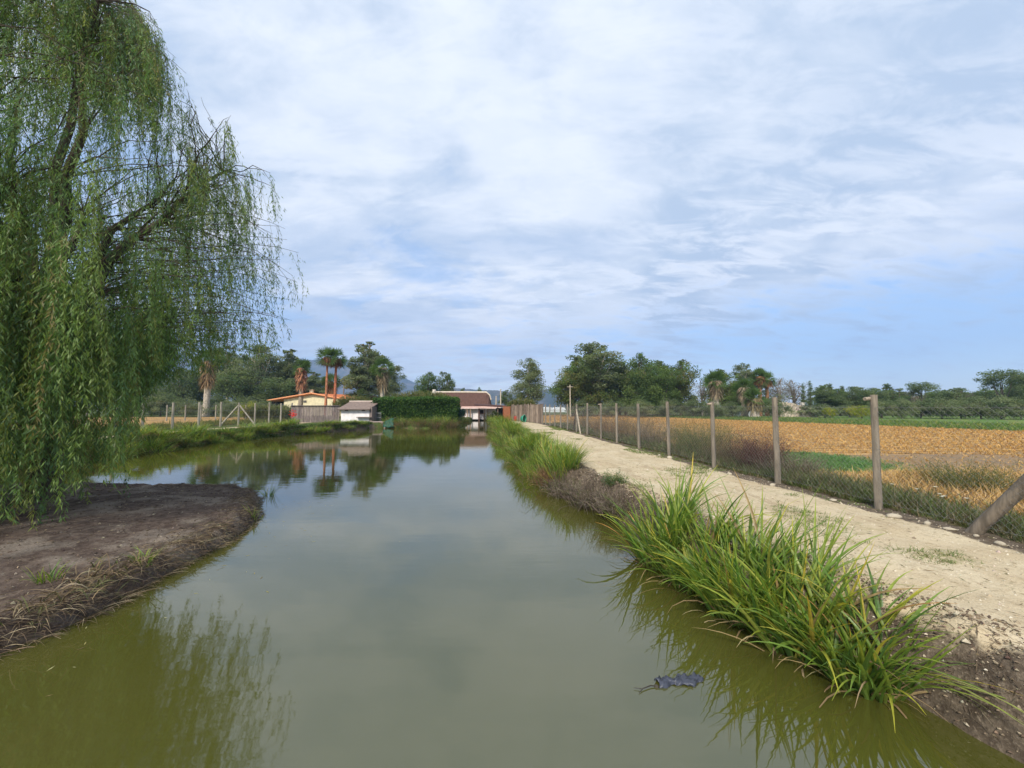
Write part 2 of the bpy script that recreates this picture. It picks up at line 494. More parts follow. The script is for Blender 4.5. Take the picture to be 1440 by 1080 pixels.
# ------------------------------------------------------------------ terrain
POND = np.array([(4.8, -9), (4.2, -2), (3.7, 1), (3.32, 2), (2.98, 3), (2.62, 4), (2.34, 5), (2.12, 6), (2.0, 7), (1.92, 8), (1.6, 9), (1.2, 10), (.8, 12),
                 (.35, 15), (0, 18), (-.6, 24), (-1.1, 30), (-2, 38), (-2.6, 45), (-3.3, 55), (-3.9, 65), (-6.4, 65), (-6.0, 52), (-5.6, 42), (-6.6, 39.6),
                 (-9, 39.3), (-11.7, 39.4), (-13.2, 40.2), (-14, 38.7), (-14.6, 36), (-16, 32.5), (-17.4, 29), (-18.3, 24), (-17.7, 18.5), (-17.0, 15),
                 (-17.6, 9), (-19, 2), (-19, -9)])
ISLE = np.array([(-5.55, 8.5), (-6.1, 9.4), (-7.3, 10.1), (-10.4, 10.3), (-13, 10.1), (-15, 8.6), (-15.2, 5), (-12, 2.4), (-8, 1.7), (-5.6, 2.5), (-4.7, 3.3), (-4.5, 3.9),
                 (-4.45, 4.4), (-4.62, 5.4), (-4.66, 6.4), (-4.8, 7.2), (-5.1, 7.9)])

def sdist(poly, x, y):
    d = np.full(x.shape, 1e9); inside = np.zeros(x.shape, bool)
    n = len(poly)
    for i in range(n):
        ax, ay = poly[i]; bx, by = poly[(i + 1) % n]
        ex, ey = bx - ax, by - ay
        t = np.clip(((x - ax) * ex + (y - ay) * ey) / (ex * ex + ey * ey), 0, 1)
        d = np.minimum(d, np.hypot(x - ax - t * ex, y - ay - t * ey))
        cr = ((ay > y) != (by > y)) & (x < ex * (y - ay) / (ey if ey else 1e-9) + ax)
        inside ^= cr
    return np.where(inside, -d, d)

FEN = np.array([(-9, 6.7), (0, 6.25), (4, 6.05), (6.3, 5.9), (8.3, 5.62), (10.4, 5.4), (12.9, 5.2), (15.3, 5.02), (17.7, 4.8), (20, 4.6), (22.5, 4.35), (25, 4.12),
                (27.5, 3.88), (30, 3.65), (32.5, 3.42), (35, 3.2), (37, 2.95), (40, 2.2), (44, .6), (47, .3), (60, 0)])
PATHL = np.array([(-9, 5.2), (1, 4.2), (2, 3.7), (3, 3.28), (4, 2.93), (5, 2.66), (6, 2.55), (7, 2.4), (9, 2.2), (13, 1.9), (20, 1.6), (31, .9), (40, -.4), (44, -1.2), (60, -2)])
def fence_x(y): return np.interp(y, FEN[:, 0], FEN[:, 1])
def pathl_x(y): return np.interp(y, PATHL[:, 0], PATHL[:, 1])

def terrain(x, y):
    x = np.asarray(x, float); y = np.asarray(y, float)
    wob = fbm(x * 1.1, y * 1.1, 5, 4) * 0.22
    dp = sdist(POND, x, y) + wob * 0.9
    di = sdist(ISLE, x, y) + wob * 0.55
    # main land: bank climbs from below the water to path level
    bw = np.where(x > -3, np.where((y > 7.5) & (y < 13), 0.45, 0.45), 0.35)
    t = np.clip(dp / bw, 0, 1)
    up = WZ + 0.02 + (0 - WZ - 0.02) * (1 - (1 - t) ** 2.2)
    rough = fbm(x * 5, y * 5, 9, 4)
    up = up + rough * 0.13 * sstep(0, .2, t) * (1 - sstep(.7, 1.6, dp / bw))
    up = up + fbm(x * 1.7, y * 1.7, 21, 3) * 0.035 * sstep(0.5, 1, t) + fbm(x * 9, y * 9, 31, 2) * 0.008
    under = WZ + np.clip(dp * 2.2, -0.7, 0)
    z = np.where(dp > 0, up, under)
    ti = np.clip(-di / 0.22, 0, 1); dome = np.clip(-di / 2.5, 0, 1)
    zi = WZ + 0.23 * (1 - (1 - ti) ** 2.0) + 0.16 * sstep(0, 1, dome) + rough * 0.08 * sstep(0, .3, ti) * (1 - sstep(.3, 1.2, -di)) + fbm(x * 1.3, y * 1.3, 40, 3) * 0.03 * ti + fbm(x * 9, y * 9, 31, 2) * 0.012
    z = np.where(di < 0, zi, np.where(di < 0.3, np.maximum(z, WZ - np.clip(di, 0, .3) * 2.2), z))
    z = np.where((dp < 0) & (di > 0), np.minimum(z, WZ - 0.005), z)
    # field lies a touch lower than the path, far ground gently uneven
    fx = fence_x(y)
    z = z - 0.10 * sstep(0.3, 2.5, x - fx)
    return z, dp, di, fx

def zat(x, y):
    return terrain(np.atleast_1d(np.asarray(x, float)), np.atleast_1d(np.asarray(y, float)))[0]

def axis(fine_lo, fine_hi, step, lo, hi, gr):
    a = list(np.arange(fine_lo, fine_hi, step))
    s = step; v = a[-1]
    while v < hi:
        s *= gr; v += s; a.append(v)
    s = step; v = a[0]
    pre = []
    while v > lo:
        s *= gr; v -= s; pre.append(v)
    return np.array(pre[::-1] + a)
xs = axis(-8.0, 8.0, 0.07, -2400, 2400, 1.028)
ys = axis(0.5, 12.0, 0.07, -1200, 2450, 1.022)
X, Y = np.meshgrid(xs, ys)
xf, yf = X.reshape(-1), Y.reshape(-1)
Z, DP, DI, FX = terrain(xf, yf)
far = np.hypot(xf, yf) > 150
Z = np.where(far, np.minimum(Z, -0.1), Z)
def edge_x(y): return np.interp(y, [-20, 10, 26.7, 55, 80], [60, 46, 36.2, 27, 18])
w_path = np.minimum(sstep(-.25, .25, xf - pathl_x(yf)), sstep(-.15, .35, FX - 0.25 - xf)) * sstep(46, 45, yf)
w_path = np.maximum(w_path, sstep(1.0, .3, np.abs(xf + 21.8 + (yf - 22) * -0.02)) * sstep(5, 12, yf) * sstep(44, 40, yf) * (xf < -19.5))
rx = xf - FX
onf = (rx > 0)
w_grass = np.where(onf, sstep(0, .5, rx) * sstep(2.4, 1.6, rx), 0.0)
w_grass = np.maximum(w_grass, np.where(xf < -17, 0.9, 0))
w_grass = np.maximum(w_grass, np.where((yf > 39) & (xf < 30), 0.8, 0))
ex = edge_x(yf)
infield = onf & (xf < ex) & (yf < 85)
w_straw = np.where(infield, sstep(1.3, 2.4, rx), 0.0) * sstep(0.6, -0.3, xf - ex)
def ell(cx, cy, ax, ay, rot=0):
    c_, s_ = math.cos(rot), math.sin(rot)
    u = ((xf - cx) * c_ + (yf - cy) * s_) / ax; v = (-(xf - cx) * s_ + (yf - cy) * c_) / ay
    return sstep(1.5, .6, np.hypot(u, v) + fbm(xf * .8, yf * .8, 63, 3) * .5)
w_fsoil = np.maximum(ell(14.5, 12.2, 6.5, 2.0), ell(23, 11.5, 6, 2.6)) * infield
w_green = np.maximum(ell(9.0, 12.8, 2.6, 2.6, .3), ell(11.5, 8.6, 1.2, .7)) * infield
w_fsoil = np.maximum(w_fsoil, ell(13, 8.0, 2.0, .8) * infield * .8)
w_gf = np.where((xf >= ex - .3) & (rx > 0) & (yf < 78), sstep(-.3, .6, xf - ex), 0) * (xf < 120)
w_green = np.maximum(w_green, w_gf)
w_straw_l = ((xf < -26) & (xf > -70) & (yf > 18) & (yf < 62)) * 1.0
w_straw = np.maximum(w_straw, w_straw_l)
w_grass = np.where(np.hypot(xf, yf) > 95, 0.85, w_grass)
w_isle = sstep(0.05, -0.05, DI)
m1 = np.stack([w_path, w_grass, w_straw, np.ones_like(xf)], -1)
m2 = np.stack([w_green, w_fsoil, w_isle, np.ones_like(xf)], -1)
ny, nx = X.shape
idx = np.arange(ny * nx).reshape(ny, nx)
quads = np.stack([idx[:-1, :-1], idx[:-1, 1:], idx[1:, 1:], idx[1:, :-1]], -1).reshape(-1, 4)
V = np.stack([xf, yf, Z], -1)
def qm(w): return w[quads].mean(1)
cls = np.zeros(len(quads), int)                       # 0 ground
cls[qm(w_straw + w_green * infield + w_fsoil) > .5] = 2  # straw field
cls[qm(w_gf) > .5] = 3
cls[qm(w_path) > .5] = 1
cls[qm(w_isle) > .5] = 4
leftf = (qm(w_straw_l) > .5) & (xf[quads[:, 0]] < 0)
cls[leftf] = 5
leftp = (cls == 1) & (xf[quads[:, 0]] < -10)
cls[leftp] = 6
cls[(qm(DP) < -0.02) & (qm(DI) > 0.02)] = 7
names = {0: 'ground', 1: 'path', 2: 'field', 3: 'meadow', 4: 'island', 5: 'field', 6: 'path', 7: 'pond_bed'}
labs = {0: 'bare soil and rough grass ground around the pond', 1: 'pale sandy gravel path along the right bank of the pond',
        2: 'orange straw stubble field beyond the wire fence', 3: 'strip of green growth along the far edge of the straw field',
        4: 'flat bare earth island under the willow', 5: 'pale straw field beyond the left bank fence',
        6: 'pale path along the left bank of the pond', 7: 'muddy bed under the pond water'}
for k in range(8):
    q = quads[cls == k]
    if not len(q): continue
    u, inv = np.unique(q, return_inverse=True)
    me = mesh_np(names[k], V[u], [inv.reshape(-1, 4).astype(np.int32)], None, M_ground, True, {'m1': m1[u], 'm2': m2[u]})
    o = link(names[k], me)
    tag(o, labs[k], names[k].split('_')[0], kind='structure')

# water sheet, one face per cell inside the pond outline would leave gaps: a plain sheet the banks rise through
mb = MB()
gx = np.linspace(-20.5, 6, 14); gy = np.linspace(-9.5, 66, 38)
GX, GY = np.meshgrid(gx, gy); gi = np.arange(GX.size).reshape(GX.shape)
mb.add(np.stack([GX.reshape(-1), GY.reshape(-1), np.full(GX.size, WZ)], -1), np.stack([gi[:-1, :-1], gi[:-1, 1:], gi[1:, 1:], gi[1:, :-1]], -1).reshape(-1, 4))
tag(mb.build('water', M_water), 'still olive green pond water reflecting the clouds', 'water', kind='structure')

# far hills and mountains (real ridges, about two kilometres away)
def ridge(name, label, pts, D, depth, seed):
    px = np.array([a for a, _ in pts], float); py = np.array([c for _, c in pts], float)
    xx = np.linspace(px[0], px[-1], 160)
    hh_ = np.interp(xx, px, py)
    wx = (xx - 720) / F * D
    wz = EYE + (572 - hh_) / F * D
    wz = wz + fbm(wx / 60, wx * 0 + seed, seed, 4) * np.clip(wz, 0, 60) * 0.10
    rows = 26
    tv = np.linspace(0, 1, rows)
    P = []
    for t in tv:
        # slope rises from the foot (t=0, nearer) to the crest (t=.6) and falls behind
        s_ = np.where(t < .6, t / .6, 1 - (t - .6) / .4 * .9)
        off = -depth * (.6 - t)
        nz_ = fbm(wx / 90 + 3, np.full_like(wx, t * 7), seed + 3, 4) * wz * 0.22 * (1 - abs(t - .6)) * (0 if abs(t - .6) < .02 else 1)
        P.append(np.stack([wx * (1 + off / D * 0.3), np.full_like(wx, D + off), np.maximum(wz * s_ ** 1.15 + nz_ * min(1, s_ * 3), 0) - 6 * (1 - s_) - 1], -1))
    P = np.array(P).reshape(-1, 3)
    gi = np.arange(rows * 160).reshape(rows, 160)
    mb = MB(); mb.add(P, np.stack([gi[:-1, :-1], gi[:-1, 1:], gi[1:, 1:], gi[1:, :-1]], -1).reshape(-1, 4))
    o = mb.build(name, M_hill, smooth=True)
    tag(o, label, name.split('_')[0], kind='structure')
ridge('mountain', 'hazy blue mountain behind the palms and eucalyptus', [(-60, 500), (60, 488), (150, 478), (200, 478), (260, 500), (330, 512), (400, 512), (440, 506), (480, 504), (520, 512), (565, 530), (600, 545), (640, 560), (700, 572)], 2300, 900, 4)
ridge('hills', 'low blue hills behind the thatched house', [(520, 572), (580, 548), (620, 545), (660, 546), (700, 549), (730, 552), (760, 547), (790, 543), (840, 548), (900, 560), (980, 572)], 1500, 500, 17)

# ------------------------------------------------------------------ weeping willow
def make_willow():
    g = np.random.default_rng(5)
    bx, by = -9.3, 7.7
    bz = float(zat(bx, by)[0])
    root = thing('weeping_willow', 'tall weeping willow trailing its curtain of leaves on the bare earth island', 'tree', (bx, by, bz))
    bark = np.array((0.085, 0.068, 0.05))
    # trunk
    mb = MB()
    tp = [(0, 0, -.25), (.05, .03, .3), (.08, .0, 1.2), (.0, -.1, 2.2), (-.05, -.05, 3.1)]
    tube(mb, tp, [.34, .25, .21, .19, .17], 12, bark, rough=.06, g=g)
    mb.build('trunk', M_bark, root, True)
    top = np.array(tp[-1], float)
    def prof(z):   # crown radius at height z above the camera-path level
        return np.interp(z, [1.5, 2.5, 3.6, 5.0, 6.4, 7.2, 8.2, 9.6, 10.8, 11.6], [3.2, 3.8, 4.25, 4.4, 4.15, 3.75, 3.1, 2.0, 1.2, .3])
    limbs = []
    for k in range(9):
        a = 2 * math.pi * k / 9 + g.uniform(-.25, .25)
        rr = g.uniform(.35, .6) * 5; zt = g.uniform(5.5, 9.5)
        if k == 0: rr, zt = .4, 10.2
        rr = min(rr, prof(zt) * .75)
        e = np.array([math.cos(a) * rr, math.sin(a) * rr, zt - bz])
        m = top + (e - top) * .45 + np.array([math.cos(a) * -.3, math.sin(a) * -.3, .6])
        t = np.linspace(0, 1, 9)[:, None]
        P = (1 - t) ** 2 * (top - (0, 0, .3)) + 2 * t * (1 - t) * m + t ** 2 * e
        P += g.normal(size=P.shape) * .05 * np.sin(t * math.pi)
        mb = MB(); tube(mb, P, np.linspace(.13, .03, 9), 8, bark * g.uniform(.7, 1.1), rough=.05, g=g)
        mb.build('limb', M_bark, root, True)
        limbs.append(P)
    allp = np.concatenate(limbs)
    br = MB(); st = MB(); lf = MB()
    starts = []; outs = []; amp = []
    nb = 580
    for k in range(nb):
        a = g.uniform(0, 2 * math.pi)
        ze = g.uniform(2.9, 11.0) if k % 3 else g.uniform(3.0, 7.5)
        re = prof(ze) * (g.uniform(.3, 1.0) ** .45)
        e = np.array([math.cos(a) * re, math.sin(a) * re, ze - bz])
        q = allp + np.array([0, 0, 0])
        dd = np.linalg.norm(q - (e - (0, 0, .5)), axis=1) + (q[:, 2] > e[2]) * .6
        s0 = q[np.argmin(dd + g.uniform(0, 1.9, len(q)))]
        m = s0 * .45 + e * .55 + np.array([0, 0, .25 + .12 * np.linalg.norm(e - s0)])
        t = np.linspace(0, 1, 8)[:, None]
        P = (1 - t) ** 2 * s0 + 2 * t * (1 - t) * m + t ** 2 * e + g.normal(size=(8, 3)) * .04 * np.sin(t * math.pi)
        P[:, 2] += .12 * np.sin(t[:, 0] * 7 + k) * t[:, 0]
        tube(br, P, np.linspace(.016, .003, 8), 4, bark * g.uniform(.8, 1.4), cap=False)
        ns = 10
        tt = g.uniform(.25, 1.0, ns) ** .8
        i = np.clip((tt * 7).astype(int), 0, 6); f = (tt * 7 - i)[:, None]
        S = P[i] * (1 - f) + P[i + 1] * f
        starts.append(S); outs.append(np.tile(unit(np.array([math.cos(a), math.sin(a), 0])), (ns, 1))); amp.append(tt)
    S = np.concatenate(starts); O = np.concatenate(outs); T = np.concatenate(amp)
    # world position decides how far a strand hangs
    wx = S[:, 0] + bx; wy = S[:, 1] + by; wz = S[:, 2] + bz
    rh = np.hypot(S[:, 0], S[:, 1])
    col = wx / wy                                   # bearing of the strand seen from the footbridge
    L = g.uniform(.7, 2.3, len(S))
    # lowest ends: on the open right side the curtain stops well above the water
    low = np.interp(col, [-1.35, -1.07, -1.02, -.98, -.94, -.86, -.78, -.7, -.6], [-.45, -.35, .5, 1.9, 2.15, 2.3, 2.45, 2.6, 3.1])
    low = low + np.abs(g.normal(size=len(S))) * .55
    low = np.where(col < -1.02, np.where(g.random(len(S)) < .5, low, low + g.uniform(0, 2.5, len(S))), low)
    back = wy > by + 1.0
    low = np.where(back & (col > -1.15), np.maximum(low, 1.6 + g.random(len(S)) * .8), low)
    longer = (wz < 5.6) & (col < -.9)
    L = np.where(longer, g.uniform(2.0, 5.0, len(S)), L)
    L = np.minimum(L, wz - low)
    # the open right-hand side is thin: airy sprays with sky between
    thinp = np.interp(col, [-1.05, -.95, -.85, -.75, -.6], [1, .85, .68, .62, .55])
    L = np.where(col > -.9, np.minimum(L, g.uniform(.45, 1.9, len(S))), L)
    ok = (L > .25) & (g.random(len(S)) < thinp)
    ok &= np.hypot(wx, wy) > 3.0
    S, O, L, col = S[ok], O[ok], L[ok], col[ok]
    N = len(S)
    print('willow strands', N)
    K = 14
    t = np.linspace(0, 1, K)
    sway = g.normal(size=(N, 2)) * .07
    ph = g.uniform(0, 6.28, (N, 1)); fr = g.uniform(3, 7, (N, 1))
    outk = g.uniform(.05, .28, (N, 1))
    s_ = t[None, :] * L[:, None]
    hx = outk * (1 - np.exp(-s_ * 2.5)) + .02 * np.sin(ph + fr * s_)
    P = np.empty((N, K, 3))
    P[..., 0] = S[:, 0:1] + O[:, 0:1] * hx + sway[:, 0:1] * s_ + .018 * np.sin(ph * 2 + fr * 1.3 * s_)
    P[..., 1] = S[:, 1:2] + O[:, 1:2] * hx + sway[:, 1:2] * s_
    P[..., 2] = S[:, 2:3] - s_ + .07 * (1 - np.exp(-s_ * 6)) * 0
    # stems: thin crossed ribbons
    for ax in (0, 1):
        off = np.zeros(3); off[ax] = .0022
        V_ = np.stack([P - off, P + off], 2).reshape(-1, 3)
        q = (np.arange(N)[:, None] * K * 2 + np.arange(K - 1)[None, :] * 2).reshape(-1)
        st.add(V_, np.stack([q, q + 1, q + 3, q + 2], -1), (0.12, 0.12, 0.04))
    # leaves
    M = np.maximum(8, (L / .0135).astype(int))
    M = np.where((S[:, 2] + bz - L * .5 > 3.6), (M * g.uniform(.12, .85, N)).astype(int) + 5, M)
    sid = np.repeat(np.arange(N), M)
    tt = g.random(len(sid)) ** .92
    fi = tt * (K - 1); i0 = np.clip(fi.astype(int), 0, K - 2); fr_ = (fi - i0)[:, None]
    p0 = P[sid, i0] * (1 - fr_) + P[sid, i0 + 1] * fr_
    # short side twigs: leaves cluster on stubs that leave the strand sideways and droop
    tw_id = np.floor(tt * L[sid] / .16).astype(int)
    h1 = (np.sin(sid * 12.9898 + tw_id * 78.233) * 43758.5453) % 1.0
    h2 = (np.sin(sid * 39.346 + tw_id * 11.135) * 24634.6345) % 1.0
    k_ = g.random(len(sid)) * np.where(g.random(len(sid)) < .62, 1, 0)
    ta = h1 * 6.283
    tl_ = .05 + .17 * h2
    p0 = p0 + np.stack([np.cos(ta) * tl_ * k_, np.sin(ta) * tl_ * k_, -tl_ * .55 * k_ ** 1.5 + .015 * k_], -1)
    dn = unit(P[sid, i0 + 1] - P[sid, i0])
    az = g.uniform(0, 6.283, len(sid))
    side = np.stack([np.cos(az), np.sin(az), np.zeros(len(sid))], -1)
    sp = g.uniform(.35, 1.0, len(sid))[:, None]
    dl = unit(dn * 1.0 + side * sp + np.array([0, 0, -.1]))
    ln = g.uniform(.06, .13, len(sid))
    strand_tint = vary((1, 1, 1), N, g, .22, .06)
    base = pick([(.16, .27, .075), (.21, .31, .08), (.12, .22, .09), (.30, .35, .09), (.28, .24, .09)], [5, 3.5, 3.5, 1.6, .4], N, g, .12)
    c = base[sid] * vary((1, 1, 1), len(sid), g, .24, .05)
    leaves(lf, p0, dl, ln, g.uniform(.011, .018, len(sid)), c, g)
    print('willow leaves', len(sid))
    bo = br.build('branches', M_bark, root, True)
    st.build('hanging_twigs', M_leaf, root)
    lf.build('foliage', M_leaf, root)
    return root
make_willow()

# ------------------------------------------------------------------ sedge clumps
def sedge(name, label, x, y, n, Lm, spread, seed, group=None, dry=.12, w=.017, S=7, tilt=None, z=None, parts=True):
    g = np.random.default_rng(seed)
    z0 = float(zat(x, y)[0]) if z is None else z
    z0 = max(z0, WZ - .02)
    root = thing(name, label, 'plant', (x, y, z0), 0, group)
    def bl(n_, green, Lk, dr):
        r = spread * np.sqrt(g.random(n_)); a = g.uniform(0, 6.283, n_)
        base = np.stack([r * np.cos(a), r * np.sin(a), np.zeros(n_)], -1)
        gz = zat(base[:, 0] + x, base[:, 1] + y) - z0
        base[:, 2] = np.maximum(gz, WZ - z0 - .05) - .02
        az = a + g.normal(size=n_) * .9
        rel = r / spread
        lean0 = .05 + rel * .35 + np.abs(g.normal(size=n_)) * .12
        lean1 = lean0 + g.uniform(.2, 1.25, n_) ** 1.4 + dr
        if tilt is not None:
            v = np.stack([np.cos(az) * lean1, np.sin(az) * lean1], -1) + np.array(tilt) * g.uniform(.3, 1, (n_, 1))
            az = np.arctan2(v[:, 1], v[:, 0]); lean1 = np.clip(np.hypot(v[:, 0], v[:, 1]), .15, 2.6)
        L = Lm * g.uniform(.55, 1.12, n_) * Lk
        return base, az, L, lean0, lean1
    mb = MB()
    base, az, L, l0, l1 = bl(n, True, 1, 0)
    c = pick([(.17, .28, .05), (.13, .25, .045), (.26, .35, .06), (.38, .40, .08), (.09, .18, .045), (.34, .25, .12)], [5, 4, 4, 1.3, 2, .5], n, g, .15)
    tip = c * np.where(g.random((n, 1)) < .4, np.array([[1.9, 1.3, .8]]), np.array([[1.15, 1.05, .9]]))
    blades(mb, base, az, L, l0, l1, w * g.uniform(.7, 1.3, n), S, c * .85, tip, .35, g)
    mb.build('leaves', M_blade, root)
    nd = int(n * dry)
    if nd > 3 and parts:
        mb = MB()
        base, az, L, l0, l1 = bl(nd, False, .7, 1.0)
        c = pick([(.30, .22, .11), (.22, .15, .08), (.36, .29, .16)], [2, 2, 1], nd, g, .2)
        blades(mb, base, az, L * g.uniform(.5, 1.2, nd), l0 + g.uniform(0, .6, nd), l1 + g.uniform(-.6, .8, nd), w * .6, 6, c, c * 1.1, .2, g)
        mb.build('dead_leaves', M_dry, root)
    return root

near = [
    (2.14, 5.6, 260, 1.05, .32, (-.1, .1), 'tall green sedge clump on the right bank, farthest of the five big near ones'),
    (2.30, 4.9, 200, .88, .30, (-.35, -.1), 'big green sedge clump on the right bank, second farthest of the five near ones'),
    (2.46, 4.25, 270, 1.02, .31, (-.3, -.1), 'green sedge clump in the middle of the five big ones on the right bank'),
    (2.64, 3.72, 250, .98, .29, (-.3, -.15), 'bright green sedge clump with yellowing blades, second nearest of the five big ones'),
    (2.82, 3.25, 200, .80, .23, (-.3, -.3), 'low splayed sedge clump nearest the camera, blades trailing over the water'),
]
for k, (x, y, n, L, sp, tl, lab) in enumerate(near):
    sedge('sedge_clump', lab, x, y, n, L, sp, 100 + k, 'big sedge clumps on the near right bank', tilt=tl, dry=.2, w=.031, S=8)
g = np.random.default_rng(140)
tr_ = thing('trailing_blades', 'few long yellowing blades trailing right over the water from the nearest clump', 'plant', (2.92, 3.1, WZ + .12))
mb = MB(); n = 9
c = pick([(.24, .30, .06), (.32, .34, .09), (.14, .22, .05)], [2, 2, 2], n, g, .12)
blades(mb, g.normal(size=(n, 3)) * (.06, .06, .01), np.radians(g.uniform(-100, -42, n)), g.uniform(.55, 1.05, n), g.uniform(.5, .95, n), g.uniform(1.65, 1.95, n), .017, 10, c, c * 1.2, .3, g, 1.0, .3)
mb.build('blades', M_blade, tr_)
# along the bank farther on: one mesh each for a few prototypes, then copies
def bank_x(y): return np.interp(y, POND[:21, 1], POND[:21, 0])
protos = []
gg = np.random.default_rng(77)
k = 0
y = 10.5
while y < 44:
    x = float(bank_x(y)) + .12 + gg.uniform(-.15, .3)
    k += 1
    lab = 'sedge clump on the right bank beyond the dead brush, %s along from it' % ordn(k)
    if k <= 4:
        o = sedge('sedge_clump', lab, x, y, 280, [.85, .95, .75, .9][k - 1], .45, 200 + k, 'sedge clumps along the far right bank', dry=[.3, .8, .5, 1.0][k - 1], w=.02, S=5, z=-.35)
        protos.append(o)
    else:
        s = gg.uniform(.65, 1.1)
        copy_thing(protos[k % 4], (x, y, float(max(zat(x, y)[0], WZ))), gg.uniform(0, 6.28), (s * 1.1, s * 1.1, s * gg.uniform(.8, 1.05)), lab)
    y += .62 + y * .018
# second row on the path side
k2 = 0
y = 11.0
while y < 34:
    x = float(bank_x(y)) + .75 + gg.uniform(-.15, .25)
    k2 += 1
    s = gg.uniform(.5, .75)
    copy_thing(protos[k2 % 4], (x, y, float(zat(x, y)[0])), gg.uniform(0, 6.28), (s * 1.3, s * 1.3, s),
               'short sedge clump edging the gravel path, %s from the dead brush' % ordn(k2), 'short sedge clumps edging the path')
    y += 1.3 + y * .03

# left bank clumps
k = 0
LB = np.array([(-17.6, 12), (-17.5, 15), (-18.2, 18.5), (-18.8, 24), (-17.9, 29), (-16.6, 32.5), (-15.4, 36), (-14.8, 38)])
for y in np.arange(13, 38, .85):
    x = np.interp(y, LB[:, 1], LB[:, 0]) + gg.uniform(.0, .75)
    k += 1
    s = gg.uniform(.75, 1.1)
    copy_thing(protos[k % 4], (x, y, float(max(zat(x, y)[0], WZ))), gg.uniform(0, 6.28), (s * 1.25, s * 1.25, s * np.interp(y, [12, 30, 38], [.72, .68, .42])),
               'dark green sedge clump on the left bank, %s from the willow side' % ordn(k), 'sedge clumps along the left bank')
# in front of the hedge
for k, x in enumerate(np.linspace(-12.8, -6.3, 11)):
    s = gg.uniform(.8, 1.1)
    copy_thing(protos[k % 4], (x, 39.9 + gg.uniform(-.1, .4), WZ + .1), gg.uniform(0, 6.28), (s, s, s * 1.1),
               'reedy clump at the foot of the ivy hedge, %s from the left' % ordn(k + 1), 'reedy clumps below the hedge')

# ------------------------------------------------------------------ shrubs of twigs
def shrub(name, label, x, y, r, h, n, cols, seed, group=None, leaf=None, leafcols=None, cat='shrub', fan=1.1, tw=.009, z=None):
    g = np.random.default_rng(seed)
    z0 = float(zat(x, y)[0]) if z is None else z
    root = thing(name, label, cat, (x, y, z0), 0, group)
    mb = MB()
    base = np.stack([g.normal(size=n) * r * .35, g.normal(size=n) * r * .35, np.full(n, -.03)], -1)
    az = np.arctan2(base[:, 1], base[:, 0]) + g.normal(size=n) * .7
    L = h * g.uniform(.5, 1.2, n)
    l0 = g.uniform(.05, .6, n); l1 = l0 + g.uniform(-.3, fan, n)
    c = pick(cols, [1] * len(cols), n, g, .25)
    blades(mb, base, az, L, l0, l1, tw, 4, c, c * 1.2, 0, g, 1.0, 1.0)
    # side twigs
    m = n * 3
    i = g.integers(0, n, m)
    t = g.uniform(.3, .95, m)
    th = l0[i] + (l1[i] - l0[i]) * t * .5
    bp = base[i] + np.stack([np.cos(az[i]) * np.sin(th), np.sin(az[i]) * np.sin(th), np.cos(th)], -1) * (L[i] * t)[:, None]
    blades(mb, bp, g.uniform(0, 6.28, m), h * g.uniform(.12, .35, m), g.uniform(.2, 1.6, m), g.uniform(.4, 2, m), tw * .7, 2, c[i], c[i] * 1.15, 0, g, 1.0, 1.0)
    mb.build('twigs', M_dry, root)
    if leaf:
        lb = MB()
        j = g.integers(0, m, leaf)
        p0 = bp[j] + g.normal(size=(leaf, 3)) * h * .09
        p0[:, 2] = np.maximum(p0[:, 2], .0)
        s = .028 if h < .9 else .04
        leaves(lb, p0, unit(g.normal(size=(leaf, 3))), g.uniform(.6, 1.4, leaf) * s, g.uniform(.5, 1, leaf) * s * .6, pick(leafcols, [1] * len(leafcols), leaf, g, .25), g)
        lb.build('foliage', M_leaf, root)
    return root

purple = [(.13, .10, .08), (.20, .155, .125), (.065, .05, .04), (.31, .25, .20), (.12, .12, .05)]
redbr = [(.20, .10, .06), (.28, .17, .09), (.14, .08, .05)]
brown = [(.14, .10, .06), (.22, .17, .10), (.09, .07, .045)]
olive = [(.08, .10, .03), (.11, .13, .045), (.14, .14, .06)]
def bk(y, off): return float(bank_x(y)) + off
shrub('dead_brush', 'grey purple dead brush on the bank, nearest of the dead heaps beyond the big sedges', bk(8.0, .12), 7.6, .48, .45, 760, purple, 1, 'dead brush on the right bank', fan=1.6)
shrub('dead_brush', 'dark purple tangle of dead twigs on the bank beside the green weed', bk(8.9, .15), 8.6, .55, .55, 900, purple, 2, 'dead brush on the right bank', fan=1.5, leaf=500, leafcols=[(.08, .11, .05), (.10, .08, .06)])
shrub('dead_brush', 'dark dead brush on the bank, between the green weed and the reddish tuft', bk(9.9, .15), 9.6, .55, .55, 800, purple, 3, 'dead brush on the right bank', fan=1.4, leaf=500, leafcols=[(.07, .10, .04)])
shrub('dry_tuft', 'reddish brown dry tuft at the water edge below the green sedges', bk(10.6, .0), 10.6, .5, .55, 420, redbr, 4, fan=1.4, leaf=400, leafcols=[(.18, .12, .06), (.10, .12, .04)])
shrub('green_weed', 'small leafy green weed on the bank above the dead brush', 2.2, 8.35, .26, .32, 120, olive, 6, leaf=900, leafcols=[(.07, .15, .06), (.10, .19, .07)], cat='plant')

